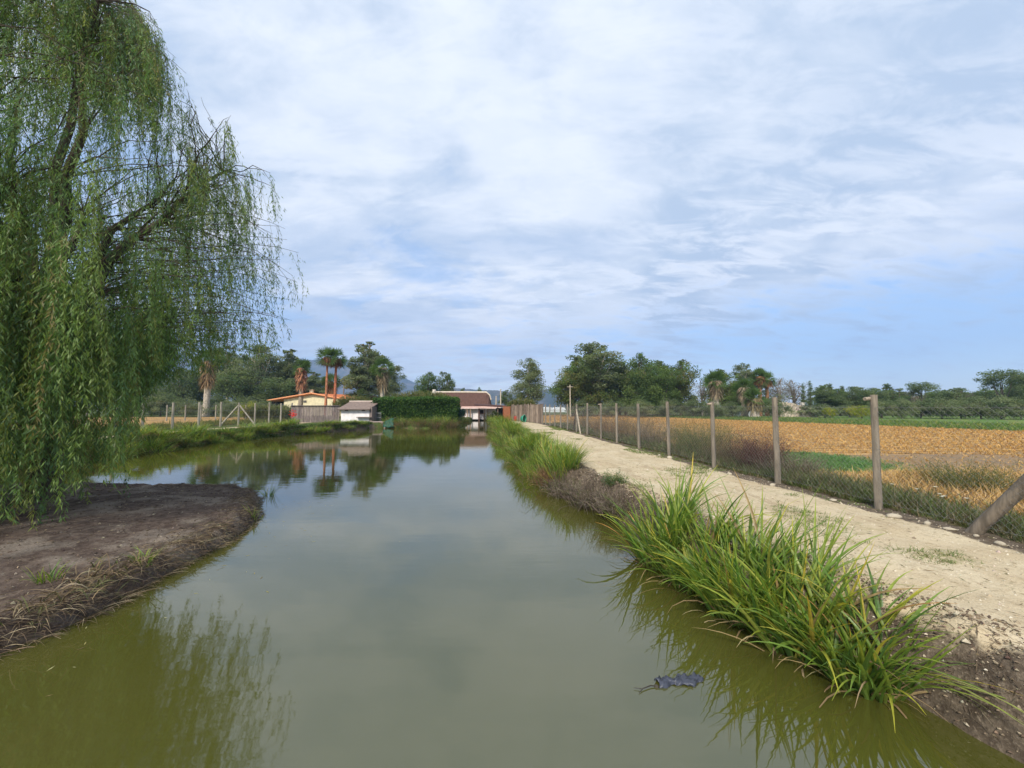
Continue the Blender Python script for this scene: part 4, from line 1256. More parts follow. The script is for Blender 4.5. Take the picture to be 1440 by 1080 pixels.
# ------------------------------------------------------------------ trees
TREES = {}
def tree_mesh(key, H, blobs, n, size, cols, probs, trunkc, limbs=6, seed=0, nsub=9, sig=.23, trunk_r=.22, forks=True, drop=0.0):
    g = np.random.default_rng(seed)
    mbc = MB(); mbt = MB()
    blobs = np.array(blobs, float)
    area = blobs[:, 3] * blobs[:, 5]
    area = area / area.sum()
    for bi, bl in enumerate(blobs):
        k = max(4, int(nsub * (1 + area[bi] * 2)))
        d = unit(g.normal(size=(k, 3)))
        d[:, 2] = np.abs(d[:, 2]) * np.where(g.random(k) < .7, 1, -1)
        cs_ = bl[:3] + d * bl[3:6] * g.uniform(.55, 1.0, (k, 1))
        m = int(n * area[bi])
        i = g.integers(0, k, m)
        rmean = bl[3:6].mean()
        sg = rmean * sig * g.uniform(.7, 1.4, k)[i][:, None]
        off = g.normal(size=(m, 3)); off /= np.maximum(1, np.linalg.norm(off, axis=1, keepdims=True) / 1.9)
        p0 = cs_[i] + off * sg * (1, 1, .75)
        tint = vary((1, 1, 1), k, g, .22, .06)[i]
        cidx = g.choice(len(cols), k, p=np.array(probs) / sum(probs))[i]
        c = np.array(cols)[cidx] * tint * vary((1, 1, 1), m, g, .16, .04)
        dl = unit(g.normal(size=(m, 3)) + np.array([0, 0, -drop]))
        sz = size * g.uniform(.6, 1.4, m)
        leaves(mbc, p0 - dl * sz[:, None] * .5, dl, sz, sz * g.uniform(.35, .7, m), c, g)
        # limb to this blob
        if forks:
            s0 = np.array([0, 0, H * g.uniform(.22, .42)])
            e = bl[:3]
            mid = (s0 + e) / 2 + g.normal(size=3) * .3 + (0, 0, -.2)
            t = np.linspace(0, 1, 7)[:, None]
            P = (1 - t) ** 2 * s0 + 2 * t * (1 - t) * mid + t ** 2 * e
            tube(mbt, P, np.linspace(trunk_r * .55, trunk_r * .15, 7), 5, trunkc, cap=False)
            for q in range(min(4, k)):
                tube(mbt, [e - (e - mid) * .3, (e + cs_[q]) / 2, cs_[q]], [trunk_r * .22, trunk_r * .14, trunk_r * .06], 4, trunkc, cap=False)
    top = blobs[:, :3].mean(0)
    tube(mbt, [(0, 0, -.3), (.05, 0, H * .15), (-.05, .05, H * .3), (top[0] * .3, top[1] * .3, H * .5), (top[0] * .6, top[1] * .6, H * .72)], trunk_r * np.array([1.25, 1, .85, .6, .25]), 7, trunkc)
    mc = mesh_np('crown', np.concatenate(mbc.v), mbc.f, np.concatenate(mbc.c), M_far)
    mt = mesh_np('trunk', np.concatenate(mbt.v), mbt.f, np.concatenate(mbt.c), M_bark, True)
    TREES[key] = (mc, mt, H)

def rblobs(g, H, W, n, z0=.4, top=True, flat=.75):
    out = []
    for k in range(n):
        a = g.uniform(0, 6.28); zf = z0 + (1 - z0) * (k + .5) / n
        rad = W / 2 * (1 - .75 * max(0, (zf - .55) / .45) ** 1.6)
        r = rad * g.uniform(.12, .58)
        br_ = rad * g.uniform(.48, .70)
        z = min(H * zf, H - br_ * flat)
        out.append((r * math.cos(a), r * math.sin(a), z, br_, br_, br_ * flat))
    return out
gE = [(0.192, 0.234, 0.12), (0.24, 0.282, 0.15), (0.3, 0.336, 0.18), (0.144, 0.186, 0.102)]
gG = [(0.138, 0.216, 0.066), (0.192, 0.27, 0.078), (0.252, 0.312, 0.096), (0.102, 0.168, 0.058)]
gD = [(0.132, 0.18, 0.09), (0.174, 0.228, 0.102), (0.216, 0.264, 0.12)]
gO = [(0.18, 0.198, 0.066), (0.228, 0.228, 0.072), (0.132, 0.168, 0.06)]
pale = (.42, .36, .29); brn = (.13, .105, .08)
g = np.random.default_rng(71)
tree_mesh('euc1', 14, rblobs(g, 14, 11, 15, .38, flat=.6), 19000, .27, gE, [3, 3, 1, 2], pale, seed=1, drop=.6, sig=.21)
tree_mesh('euc2', 14, rblobs(g, 14, 8, 13, .35, flat=.65), 17000, .27, gE + [(.12, .14, .05)], [3, 3, 1, 2, 1], pale, seed=2, drop=.6, sig=.20)
tree_mesh('round1', 10, rblobs(g, 10, 9, 13, .10, flat=.8), 16000, .25, gG, [3, 3, 1, 2], brn, seed=3, sig=.25)
tree_mesh('round2', 10, rblobs(g, 10, 8, 12, .10, flat=.8), 16000, .25, gG[:2] + gO, [2, 2, 2, 1, 2], brn, seed=4, sig=.25)
tree_mesh('dark1', 9, rblobs(g, 9, 9, 12, .10, flat=.75), 14000, .25, gD, [2, 2, 1], brn, seed=5, sig=.25)
tree_mesh('dark2', 9, rblobs(g, 9, 6, 10, .3, flat=.8), 11000, .23, gD + gG[:1], [2, 2, 1, 1], brn, seed=6, sig=.25)
tree_mesh('pine', 10, [(0, 0, 8.6, 3, 3, 1.1), (1.6, .5, 7.6, 2.2, 2.2, .9), (-1.7, -.3, 7.9, 2.3, 2.3, .9), (.2, 1, 6.6, 1.6, 1.6, .7)], 5000, .24, gD + gE[:1], [2, 2, 1, 1], brn, seed=7)
tree_mesh('euc3', 13, [(0, 0, 10.8, 2.2, 2.2, 1.9), (.9, .3, 9.2, 2.5, 2.5, 2), (-1.2, .2, 8.2, 2.6, 2.6, 2), (1.6, -.4, 7, 2.5, 2.5, 2), (-1.8, .3, 5.8, 2.4, 2.4, 2), (.4, .2, 5.2, 2.8, 2.8, 2), (2.0, 0, 4.4, 1.9, 1.9, 1.6), (-.6, -.4, 3, 2.2, 2.2, 1.6), (-2.6, 0, 4, 1.4, 1.4, 1.2), (2.4, 0, 2.8, 1.5, 1.5, 1.2)], 17000, .25, gE + gO[:1], [2, 3, 1, 2, 1.5], pale, seed=31, sig=.24)
tree_mesh('grey', 9, rblobs(g, 9, 7, 14, .3, flat=.85), 5200, .16, [(.22, .19, .165), (.28, .24, .20), (.15, .13, .11)], [1, 1, 1], (.25, .21, .17), seed=8, sig=.3)
tree_mesh('bush', 4, [(0, 0, 1.6, 2, 2, 1.5), (1.2, .3, 1.3, 1.4, 1.4, 1.1), (-1.3, .2, 1.4, 1.5, 1.5, 1.3), (.2, -.4, 2.6, 1.4, 1.4, 1.0)], 7000, .18, gE + gD[:1], [2, 2, 1, 1, 1], brn, seed=9, forks=False, trunk_r=.1)
tree_mesh('poplar', 10, [(0, 0, 3 + k * 1.05, .95 - abs(k - 2) * .12, .95 - abs(k - 2) * .12, 1.0) for k in range(7)], 4200, .22, gD + gG[:1], [2, 2, 1, 1], brn, seed=10)
# slim pointed cypress
tree_mesh('cypress', 8, [(0, 0, .9 + k * .85, .85 * (1 - k / 9.5), .85 * (1 - k / 9.5), .8) for k in range(9)], 5200, .16, gD, [3, 2, 1], brn, seed=12, forks=False, nsub=7, sig=.4)
tree_mesh('yellow', 3, [(0, 0, 1.4, 1.5, 1.5, 1.2), (1.1, .1, 1.1, 1.1, 1.1, .9), (-1.1, 0, 1.2, 1.1, 1.1, .9)], 3000, .15, [(.36, .38, .035), (.22, .28, .04), (.45, .42, .05)], [2, 1, 1], brn, seed=13, forks=False, trunk_r=.08)

def plant_tree(key, px, D, top_y, wpx=None, label='', group=None, name='tree', rz=None, base=0.0, cat='tree'):
    mc, mt, H = TREES[key]
    g = np.random.default_rng(int(px * 7 + D))
    x = PX(px, D); zt = PZ(top_y, D)
    s = (zt - base) / H
    sx = s
    if wpx:
        co = np.empty(len(mc.vertices) * 3, np.float32); mc.vertices.foreach_get('co', co); co = co.reshape(-1, 3)
        W0 = np.percentile(co[:, 0], 98.5) - np.percentile(co[:, 0], 1.5)
        sx = wpx / F * D / W0
    o = thing(name, label, cat, (x, D, base), g.uniform(0, 6.28) if rz is None else rz, group)
    o.scale = (sx, sx, s)
    link('trunk', mt, o); link('crown', mc, o)
    return o

G1 = 'trees beyond the straw field'
GL = 'trees behind the left bank'
plant_tree('euc3', 743, 74, 503, 58, 'rounded dark eucalyptus standing alone right of the thatched house', name='eucalyptus_tree')
plant_tree('round2', 806, 68, 508, 52, 'olive green broad tree, leftmost of the tall clump beyond the straw field', G1)
plant_tree('euc1', 843, 72, 483, 92, 'tallest eucalyptus with airy crown in the clump beyond the straw field', G1, 'eucalyptus_tree')
plant_tree('round1', 905, 68, 498, 52, 'bright green rounded tree right of the tallest eucalyptus', G1)
plant_tree('round1', 934, 66, 515, 50, 'green tree in front between two rounded ones, behind the fence', G1, rz=2.0)
plant_tree('round2', 958, 68, 507, 50, 'green bushy tree at the right end of the tall clump beyond the straw field', G1, rz=4)
plant_tree('round2', 828, 71, 496, 50, 'olive green tree just left of the tallest eucalyptus in the clump', G1, rz=3)
plant_tree('round1', 880, 72, 510, 54, 'green tree between the tallest eucalyptus and the bright rounded one', G1, rz=5)
plant_tree('round2', 932, 72, 508, 56, 'olive tree at the back of the right half of the clump', G1, rz=0.5)
plant_tree('dark1', 870, 74, 530, 90, 'dark low tree filling the foot of the tall clump', G1)
plant_tree('grey', 988, 80, 533, 34, 'pale greyish tree in the gap right of the tall clump', G1)
plant_tree('round2', 1016, 70, 520, 50, 'broad olive tree behind the leftmost field palm', G1, rz=1)
plant_tree('euc1', 1050, 74, 511, 38, 'tall green tree rising behind the field palms', G1, 'eucalyptus_tree')
plant_tree('dark1', 1035, 76, 540, 80, 'dark tree low behind the field palms', G1)
plant_tree('grey', 1096, 76, 531, 40, 'bare grey tree left of the ruined stone building', G1, 'bare_tree', rz=1)
plant_tree('grey', 1118, 80, 533, 36, 'bare grey tree right behind the ruined stone building', G1, 'bare_tree', rz=3)
plant_tree('cypress', 1131, 66, 541, 10, 'shorter left cypress of the dark pair', 'pair of cypresses', 'cypress_tree')
plant_tree('cypress', 1141, 66, 537, 11, 'taller right cypress of the dark pair', 'pair of cypresses', 'cypress_tree')
tl = [('dark2', 1158, 74, 541, 34), ('poplar', 1168, 80, 540, 12), ('round1', 1182, 74, 547, 32), ('poplar', 1186, 84, 543, 8), ('dark1', 1205, 70, 543, 46),
      ('dark1', 1232, 74, 545, 34), ('poplar', 1249, 78, 540, 14), ('dark2', 1262, 74, 546, 28), ('pine', 1298, 72, 537, 34), ('grey', 1284, 76, 548, 34), ('round1', 1318, 78, 549, 30),
      ('dark2', 1332, 76, 548, 28), ('dark1', 1348, 72, 545, 44), ('grey', 1366, 74, 552, 30), ('round1', 1384, 76, 547, 30), ('pine', 1412, 70, 520, 50), ('dark1', 1440, 72, 527, 50), ('pine', 1462, 66, 522, 50), ('round1', 1500, 70, 535, 60), ('dark1', 1550, 74, 530, 60)]
tl += [('round1', 1172, 88, 548, 40), ('dark1', 1216, 90, 549, 50), ('round2', 1275, 90, 551, 46), ('round1', 1308, 92, 552, 46), ('dark1', 1360, 92, 551, 50), ('round2', 1395, 90, 549, 40), ('round1', 1425, 84, 540, 44)]
tl.sort(key=lambda q: q[1])
sp_ = {'dark2': 'dark slim tree', 'poplar': 'narrow upright tree', 'round1': 'mid green rounded tree', 'dark1': 'dark broad tree', 'pine': 'flat topped pine', 'grey': 'greyish thin leaved tree', 'round2': 'olive rounded tree'}
for k, (key, px, D, ty, w) in enumerate(tl):
    plant_tree(key, px, D, ty, w, '%s, %s from the left in the tree line right of the cypresses' % (sp_[key], ordn(k + 1)), 'low tree line right of the cypresses', 'pine_tree' if key == 'pine' else 'tree')
bl_ = [(1000, 60, 562), (1030, 61, 563), (1088, 62, 560), (1160, 60, 566), (1195, 62, 568), (1240, 58, 560), (1268, 57, 558), (1295, 58, 560), (1325, 55, 556), (1352, 56, 558), (1380, 54, 555), (1408, 53, 553), (1436, 52, 556), (1470, 51, 553), (1140, 66, 568), (900, 62, 560), (940, 63, 558), (860, 63, 562), (975, 62, 560), (820, 66, 560)]
for k, (px, D, ty) in enumerate(sorted(bl_)):
    plant_tree('bush', px, D, ty, 34 + (k % 3) * 5, 'grey green bush at the far edge of the straw field, %s from the left' % ordn(k + 1), 'bushes at the far field edge', 'bush', cat='bush')
plant_tree('yellow', 1168, 56, 570, 16, 'small yellow flowering bush right of the ruined stone building', None, 'yellow_bush', cat='bush')
plant_tree('yellow', 1212, 54, 567, 34, 'wide yellow green bush left of the nearest fence post', None, 'yellow_bush', rz=1.0, cat='bush')
# left side
L_ = [('round2', 215, 80, 520, 60, 'tree', 'olive green tree behind the willow curtain'),
      ('dark1', 255, 78, 517, 60, 'tree', 'dark broad tree left of the skirted palm'),
      ('euc1', 318, 82, 486, 56, 'eucalyptus_tree', 'tall eucalyptus directly right of the skirted palm'),
      ('euc1', 368, 80, 485, 62, 'eucalyptus_tree', 'tallest left eucalyptus with a leaning pale trunk'),
      ('euc2', 404, 82, 491, 40, 'eucalyptus_tree', 'eucalyptus left of the orange roofed house, nearest the palm'),
      ('dark1', 335, 76, 522, 72, 'tree', 'dark spreading tree in front of the tall eucalyptus row'),
      ('dark1', 385, 77, 530, 60, 'tree', 'dark low tree left of the orange roofed house'),
      ('dark2', 290, 82, 510, 50, 'tree', 'dark tree behind the skirted palm'),
      ('euc2', 442, 84, 523, 36, 'eucalyptus_tree', 'lower eucalyptus between the single palm and the two tall palms'),
      ('dark1', 420, 86, 535, 60, 'tree', 'dark tree low behind the single rusty palm'),
      ('dark1', 170, 78, 530, 70, 'tree', 'dark tree at the far left behind the willow'),
      ('euc2', 517, 72, 481, 50, 'eucalyptus_tree', 'tall eucalyptus leaning over the white pump shed'),
      ('euc1', 545, 74, 512, 44, 'eucalyptus_tree', 'lower airy eucalyptus behind the small palm'),
      ('dark2', 505, 70, 545, 34, 'tree', 'dark small tree beneath the tall leaning eucalyptus'),
      ('round1', 602, 76, 524, 34, 'tree', 'rounded green tree left of the thatched roof, left half of a pair'),
      ('dark2', 624, 77, 522, 24, 'tree', 'dark green tree left of the thatched roof, right half of a pair'),
      ('dark2', 651, 90, 545, 9, 'tree', 'tiny conical tree above the thatched ridge, left one'),
      ('round1', 674, 92, 545, 9, 'tree', 'tiny rounded tree above the thatched ridge, right one'),
      ('dark2', 712, 84, 548, 14, 'tree', 'small dark tree between the pale poles and the lone eucalyptus')]
for key, px, D, ty, w, nm, lab in L_:
    plant_tree(key, px, D, ty, w, lab, GL, nm)
for k, (px, D, ty, w) in enumerate([(180, 62, 545, 40), (225, 64, 550, 40), (262, 60, 556, 36), (300, 66, 552, 40), (345, 62, 557, 34), (320, 56, 560, 30), (370, 60, 560, 30)]):
    plant_tree('bush', px, D, ty, w, 'dark bush at the back of the left field, %s from the left' % ordn(k + 1), 'bushes behind the left field', 'bush', cat='bush')
plant_tree('yellow', 346, 52, 561, 26, 'light green rounded bush left of the orange roof', None, 'green_bush', cat='bush')

# giant cane behind the hedge and beside the path end
def cane(name, label, px0, px1, D, ytop, n, seed, depth=3.0):
    g = np.random.default_rng(seed)
    x = PX(px0, D) + (PX(px1, D) - PX(px0, D)) * g.random(n); y = D + g.uniform(-depth / 2, depth / 2, n)
    H = (PZ(ytop, D)) * g.uniform(.8, 1.05, n) * (1 - .25 * np.abs((x - x.mean()) / (np.ptp(x) / 2 + .01)) ** 3)
    mb = MB(); base = np.stack([x, y, np.zeros(n)], -1)
    c = pick([(.14, .16, .05), (.20, .20, .08), (.10, .13, .04), (.28, .24, .13)], [3, 2, 2, 1], n, g)
    blades(mb, base, g.uniform(0, 6.28, n), H, .0, .25, .03, 3, c, c * 1.1, 0, g)
    m = n * 9; i = g.integers(0, n, m); t = g.uniform(.3, 1, m)
    bp = base[i] + np.stack([np.zeros(m), np.zeros(m), H[i] * t * .97], -1)
    blades(mb, bp, g.uniform(0, 6.28, m), g.uniform(.35, .7, m), .3, g.uniform(1.2, 2.2, m), .07, 3, c[i], c[i] * 1.1, 0, g)
    o = mb.build(name, M_far)
    tag(o, label, 'reeds', kind='stuff')
cane('reed_bed', 'yellow green giant cane rising behind the ivy hedge', 545, 640, 52, 551, 900, 1)
cane('cane_stand', 'yellow green cane behind the stick fence at the end of the path', 714, 752, 52, 562, 600, 2)
cane('dry_reeds', 'dry brownish reeds behind the left fence before the plank wall', 352, 412, 44, 572, 700, 3)
cane('bamboo', 'low cane between the tall palms and the pump shed', 470, 520, 60, 557, 500, 4)

# ------------------------------------------------------------------ palms
def palm(label, px, D, top_y, base_y_z=0.0, skirt=.0, skirtc=(.30, .15, .07), trunkc=(.25, .13, .07), tr=.22, fr=1.5, seed=0, nf=36, group='fan palms'):
    g = np.random.default_rng(seed)
    x = PX(px, D); H = PZ(top_y, D)
    root = thing('fan_palm', label, 'palm', (x, D, base_y_z), 0, group)
    hc = H - fr * .75
    mb = MB()
    n = 14; t = np.linspace(0, 1, n)
    P = np.stack([np.sin(t * 2) * .12, np.zeros(n), -.2 + t * (hc + .2)], -1)
    tube(mb, P, tr * (1.25 - .45 * t) * (1 + .08 * (np.arange(n) % 2)), 9, trunkc, rough=.05, g=g)
    mb.build('trunk', M_bark, root, True)
    mb = MB()
    for k in range(nf):
        az = g.uniform(0, 6.28); el = g.uniform(-.7, 1.35)
        d = np.array([math.cos(az) * math.cos(el), math.sin(az) * math.cos(el), math.sin(el)])
        pl = fr * .42
        s = np.array([-math.sin(az), math.cos(az), 0]); u = np.cross(s, d) * -1
        ro_ = g.uniform(-1.2, 1.2); s, u = s * math.cos(ro_) + u * math.sin(ro_), u * math.cos(ro_) - s * math.sin(ro_)
        c0 = np.array([P[-1, 0], 0, hc]) ; c1 = c0 + d * pl
        tube(mb, [c0, c1], .02, 3, (.10, .13, .04), cap=False)
        m = 9
        aa = np.linspace(-1.2, 1.2, m)
        dirs = d[None] * np.cos(aa)[:, None] + s[None] * np.sin(aa)[:, None] + u[None] * .15
        L = fr * .72 * (1 - .25 * np.abs(aa) / 1.35) * g.uniform(.8, 1.25)
        tip = c1 + dirs * L[:, None] - np.array([0, 0, 1]) * (L * .12)[:, None]
        sd_ = unit(np.cross(dirs, u[None])) * .06
        mid = c1 + dirs * (L * .55)[:, None]
        v = np.stack([np.tile(c1, (m, 1)), mid - sd_ * 1.1, tip, mid + sd_ * 1.1], 1).reshape(-1, 3)
        c = np.array((.085, .14, .04)) * g.uniform(.7, 1.5) * (1 if el > -.2 else 1.15)
        mb.add(v, np.arange(m * 4).reshape(m, 4), c)
    mb.build('fronds', M_far, root)
    if skirt:
        mb = MB(); m = 420
        a = g.uniform(0, 6.28, m); hz = hc - skirt * g.random(m) ** 1.2 + .2
        base = np.stack([np.cos(a) * tr * .8 + P[-1, 0], np.sin(a) * tr * .8, hz], -1)
        rel = (hc - hz) / skirt
        L = g.uniform(.6, 1.1, m) * fr * .75
        c = pick([skirtc, tuple(np.array(skirtc) * .6), tuple(np.array(skirtc) * 1.3)], [2, 1, 1], m, g)
        blades(mb, base, a, L, g.uniform(1.2, 1.9, m) + rel * .7, 2.95, .12, 3, c, c * 1.1, 0, g, .6)
        mb.build('dead_frond_skirt', M_dry, root)
    return root
palm('tall red trunked palm behind the orange roof, left of the pair', 457, 60, 491, skirt=.5, skirtc=(.2, .10, .05), trunkc=(.40, .17, .09), tr=.17, fr=2.0, seed=1)
palm('tall red trunked palm behind the orange roof, right of the pair', 469.5, 61, 493, skirt=.5, skirtc=(.2, .10, .05), trunkc=(.42, .15, .08), tr=.2, fr=2.0, seed=2)
palm('short palm half hidden behind the two tall palms', 464, 70, 527, skirt=2.2, skirtc=(.28, .16, .08), tr=.4, fr=1.9, seed=3)
palm('single palm with rusty dead skirt left of the two tall palms', 421.5, 66, 508, skirt=3.2, skirtc=(.42, .20, .11), trunkc=(.3, .25, .19), tr=.34, fr=1.8, seed=4)
palm('large skirted palm with pale trunk in the left field beside the willow', 289, 64, 494, skirt=3.8, skirtc=(.30, .20, .10), trunkc=(.42, .36, .28), tr=.42, fr=2.4, seed=5, nf=44)
palm('palm with pale skirt in front of the lower airy eucalyptus', 536.5, 62, 505, skirt=3.4, skirtc=(.26, .20, .12), trunkc=(.42, .37, .3), tr=.32, fr=2.0, seed=6)
palm('leftmost field palm with reddish skirt beyond the straw field', 1007, 62, 524, skirt=2.2, skirtc=(.28, .22, .14), trunkc=(.4, .35, .28), tr=.4, fr=2.0, seed=7)
palm('middle field palm with thin crown behind the white wall', 1047, 63, 534, skirt=1.6, skirtc=(.3, .25, .17), trunkc=(.36, .30, .22), tr=.45, fr=1.9, seed=8)
palm('short thick palm in front of the others beyond the straw field', 1061, 60, 549, skirt=1.4, skirtc=(.25, .2, .1), trunkc=(.36, .31, .25), tr=.55, fr=1.9, seed=9)
palm('slim palm top behind the field palms, left of two', 1069, 72, 520, skirt=.8, tr=.3, fr=1.9, seed=10)
palm('slim palm top behind the field palms, right of two', 1079, 73, 525, skirt=.8, tr=.3, fr=1.8, seed=11)

# ------------------------------------------------------------------ buildings
def quadslab(mb, a, b_, c, d_, th, col):
    a, b_, c, d_ = [np.array(q, float) for q in (a, b_, c, d_)]
    nrm = np.cross(b_ - a, d_ - a); nrm /= np.linalg.norm(nrm)
    lo = [q - nrm * th for q in (a, b_, c, d_)]
    v = np.array([a, b_, c, d_] + lo)
    f = np.array([[0, 1, 2, 3], [7, 6, 5, 4], [0, 4, 5, 1], [1, 5, 6, 2], [2, 6, 7, 3], [3, 7, 4, 0]])
    mb.add(v, f, col)

# white thatched house
D = 62.0
x0, x1 = PX(607, 65), PX(690, 65)
cx = (x0 + x1) / 2
ho = thing('thatched_house', 'low white house with dark brown thatched roof at the head of the channel', 'house', (cx, 64, 0))
W = x1 - x0
zr = PZ(552, 65) ; ze = PZ(572.5, 62); zb = -.35
mb = MB(); box(mb, 0, 1.8, (1.75 + zb) / 2, W - .9, 5.0, 1.75 - zb, (.80, .74, .72)); mb.build('wall', M_wall, ho)
mb = MB()
hw = W / 2
n_ = 10
# front and back slopes, hipped and rounded at the right end
xs_ = np.array([-hw, -hw * .5, 0, hw * .5, hw - .7, hw - .25, hw])
rz_ = np.array([zr, zr, zr, zr, zr - .05, zr - .45, zr - 1.3])
F_ = np.stack([xs_, np.full(7, -2.2), np.array([ze] * 7)], -1)
R_ = np.stack([xs_, np.full(7, 1.4), rz_], -1)
Mf = (F_ + R_) / 2 + (0, -.15, .18)
B_ = np.stack([xs_, np.full(7, 4.8), np.array([ze] * 7)], -1)
P = np.concatenate([F_, Mf, R_, B_])
gi = np.arange(28).reshape(4, 7)
mb.add(P, np.stack([gi[:-1, :-1], gi[:-1, 1:], gi[1:, 1:], gi[1:, :-1]], -1).reshape(-1, 4), (.105, .058, .045))
mb.add(P, [[21, 14, 7, 0]], (.75, .7, .62)); mb.add(P, [[6, 13, 20, 27]], (.105, .058, .045))
roof_o = mb.build('roof', M_thatch, ho)
mb = MB(); tube(mb, [(-hw - .05, 1.4, zr + .06), (0, 1.4, zr + .08), (hw - .8, 1.4, zr + .05), (hw - .25, 1.4, zr - .4), (hw, 1.35, zr - 1.25)], .16, 7, (.62, .53, .42)); mb.build('ridge_cap', M_wall, roof_o, True)
mb = MB(); tube(mb, [(-hw - .03, -2.2, ze), (-hw - .03, -.4, (ze + zr) / 2 + .2), (-hw - .03, 1.4, zr)], .1, 6, (.66, .58, .46)); mb.build('verge', M_wall, roof_o, True)
mb = MB(); box(mb, -hw + .5, .4, zr + .15, .45, .45, .7, (.7, .64, .56)); mb.build('chimney', M_wall, roof_o)
mb = MB(); fx0, fx1 = PX(648, 61) - cx, PX(704, 61) - cx
quadslab(mb, (fx0, -3.2, ze - .12), (fx1, -3.2, ze - .12), (fx1, -1.9, ze + .16), (fx0, -1.9, ze + .16), .1, (.52, .33, .27)); mb.build('porch_roof', M_roof, ho)
mb = MB(); box(mb, (fx0 + fx1) / 2, -3.25, ze - .15, fx1 - fx0, .08, .22, (.72, .55, .50)); mb.build('fascia', M_wall, ho)
mb = MB(); box(mb, (fx0 + fx1) / 2 + .2, -2.45, (ze - .25 + zb) / 2, fx1 - fx0 - .8, .2, ze - .25 - zb, (.82, .76, .75)); pw = mb.build('front_wall', M_wall, ho)
for px in (657, 661.5, 673.5, 681, 685.5):
    mb = MB(); xx_ = PX(px, 60.8) - cx
    dark = px == 673.5
    box(mb, xx_, -3.12, (ze - .2 + zb - .3) / 2, .16 if not dark else .26, .14, ze - .2 - zb + .3, (.10, .06, .05) if dark else (.3, .2, .14)); mb.build('post', M_wood, ho)
for px, wpx, ya, yb in ((653, 2.5, 577, 583), (677, 5.5, 576.5, 582)):
    mb = MB(); box(mb, PX(px, 61.3) - cx, -2.56, (PZ(ya, 61.3) + PZ(yb, 61.3)) / 2, wpx / F * 61, .06, (yb - ya) / F * 61, (.05, .035, .035)); w_ = mb.build('window', M_plain, ho)
    mb = MB(); box(mb, PX(px, 61.3) - cx, -2.60, (PZ(yb, 61.3)), wpx / F * 61 + .12, .1, .07, (.45, .2, .14)); mb.build('sill', M_wood, w_)
# dark flat canopy right of it
ca = thing('canopy', 'dark brown flat canopy reaching right from the thatched house', 'canopy', (PX(694, 58), 58, 0))
mb = MB(); x0_, x1_ = PX(668, 58) - ca.location.x, PX(722, 58) - ca.location.x
quadslab(mb, (x0_, -1, PZ(568.5, 57)), (x1_, -1, PZ(571.5, 57)), (x1_, 2, PZ(570.5, 57)), (x0_, 2, PZ(567.5, 57)), .22, (.09, .05, .045)); mb.build('roof', M_wood, ca)
for px in (700, 709, 719):
    mb = MB(); box(mb, PX(px, 57.5) - ca.location.x, -.6, .85, .14, .14, 1.9, (.16, .11, .08)); mb.build('post', M_wood, ca)
mb = MB(); box(mb, PX(705, 60) - ca.location.x, 2.0, .7, PX(712, 60) - PX(697, 60), .15, 1.5, (.085, .075, .08)); mb.build('opening_shade', M_wall, ca)  # dark panel, shade of the opening under the canopy put into its colour
# orange brown board
ob_ = thing('rust_panel', 'orange rust coloured upright panel at the end of the stick fence', 'panel', (PX(712.5, 46), 46, 0))
wp = 10.5 / F * 46
mb = MB(); box(mb, 0, 0, .83, wp, .07, 1.66, (.27, .10, .045)); mb.build('sheet', M_plain, ob_)
for s_ in (-1, 1):
    mb = MB(); box(mb, s_ * (wp / 2 - .03), -.062, .85, .06, .05, 1.72, (.27, .09, .04)); mb.build('frame_bar', M_wood, ob_)
ob2 = thing('red_can', 'small dark red container in front of the orange panel', 'container', (PX(725, 44), 44, 0))
mb = MB(); tube(mb, [(0, 0, 0), (0, 0, .05), (0, 0, .5), (0, 0, .56)], [.17, .19, .19, .14], 12, (.33, .03, .03)); mb.build('can_body', M_plain, ob2, True)
mb = MB(); tube(mb, [(-.1, 0, .55), (0, 0, .66), (.1, 0, .55)], .015, 5, (.1, .02, .02)); mb.build('handle', M_plain, ob2)
# green tub leaning
gt = thing('green_tub', 'round green tub tipped up against the stick fence', 'tub', (PX(735.5, 40.5), 40.5, 0), 1.0)
gt.scale = (.78, .78, .82)
mb = MB(); pr = [(0, .12, .45), (.0, .1, .45), (0, 0, .45), (0, -.25, .47)]
tube(mb, [(0, .3, .42), (0, .2, .42), (0, -.1, .47), (0, -.22, .49)], [.22, .36, .43, .46], 18, (.02, .19, .12), cap=False)
tube(mb, [(0, .3, .42), (0, .31, .42)], [.22, .01], 18, (.02, .19, .12), cap=False); mb.build('bowl', M_plain, gt, True)
a = np.linspace(0, 6.283, 20); mb = MB(); tube(mb, np.stack([np.cos(a) * .47, np.full(20, -.22), .49 + np.sin(a) * .47], -1), .035, 6, (.10, .42, .28), cap=False); mb.build('rim', M_plain, gt, True)
# pale poles
for px, D_, ty, lab in ((697.5, 66, 558, 'shorter pale concrete pole behind the canopy'), (704, 66, 548, 'taller pale concrete pole behind the canopy'), (802, 64, 541, 'slim utility pole in front of the tall field trees'), (482.5, 70, 531, 'thin dark utility pole right of the two tall palms')):
    po = thing('pole', lab, 'pole', (PX(px, D_), D_, 0), 0)
    c = (.5, .44, .34) if px != 482.5 else (.2, .17, .15)
    H = PZ(ty, D_)
    mb = MB(); tube(mb, [(0, 0, -.2), (0, 0, H * .5), (0, 0, H)], [.14, .12, .09] if px < 710 else [.1, .085, .07], 8, c); mb.build('shaft', M_wood, po, True)
    if px in (802, 482.5):
        mb = MB(); box(mb, 0, -.08, H - .35, 1.0 if px > 700 else .7, .08, .08, c); mb.build('crossarm', M_wood, po)
    else:
        mb = MB(); box(mb, 0, 0, H + .04, .26, .26, .1, c); mb.build('cap', M_wood, po)
fl = thing('flue_pipe', 'short black stove pipe above the canopy', 'pipe', (PX(715, 58.5), 58.5, 0))
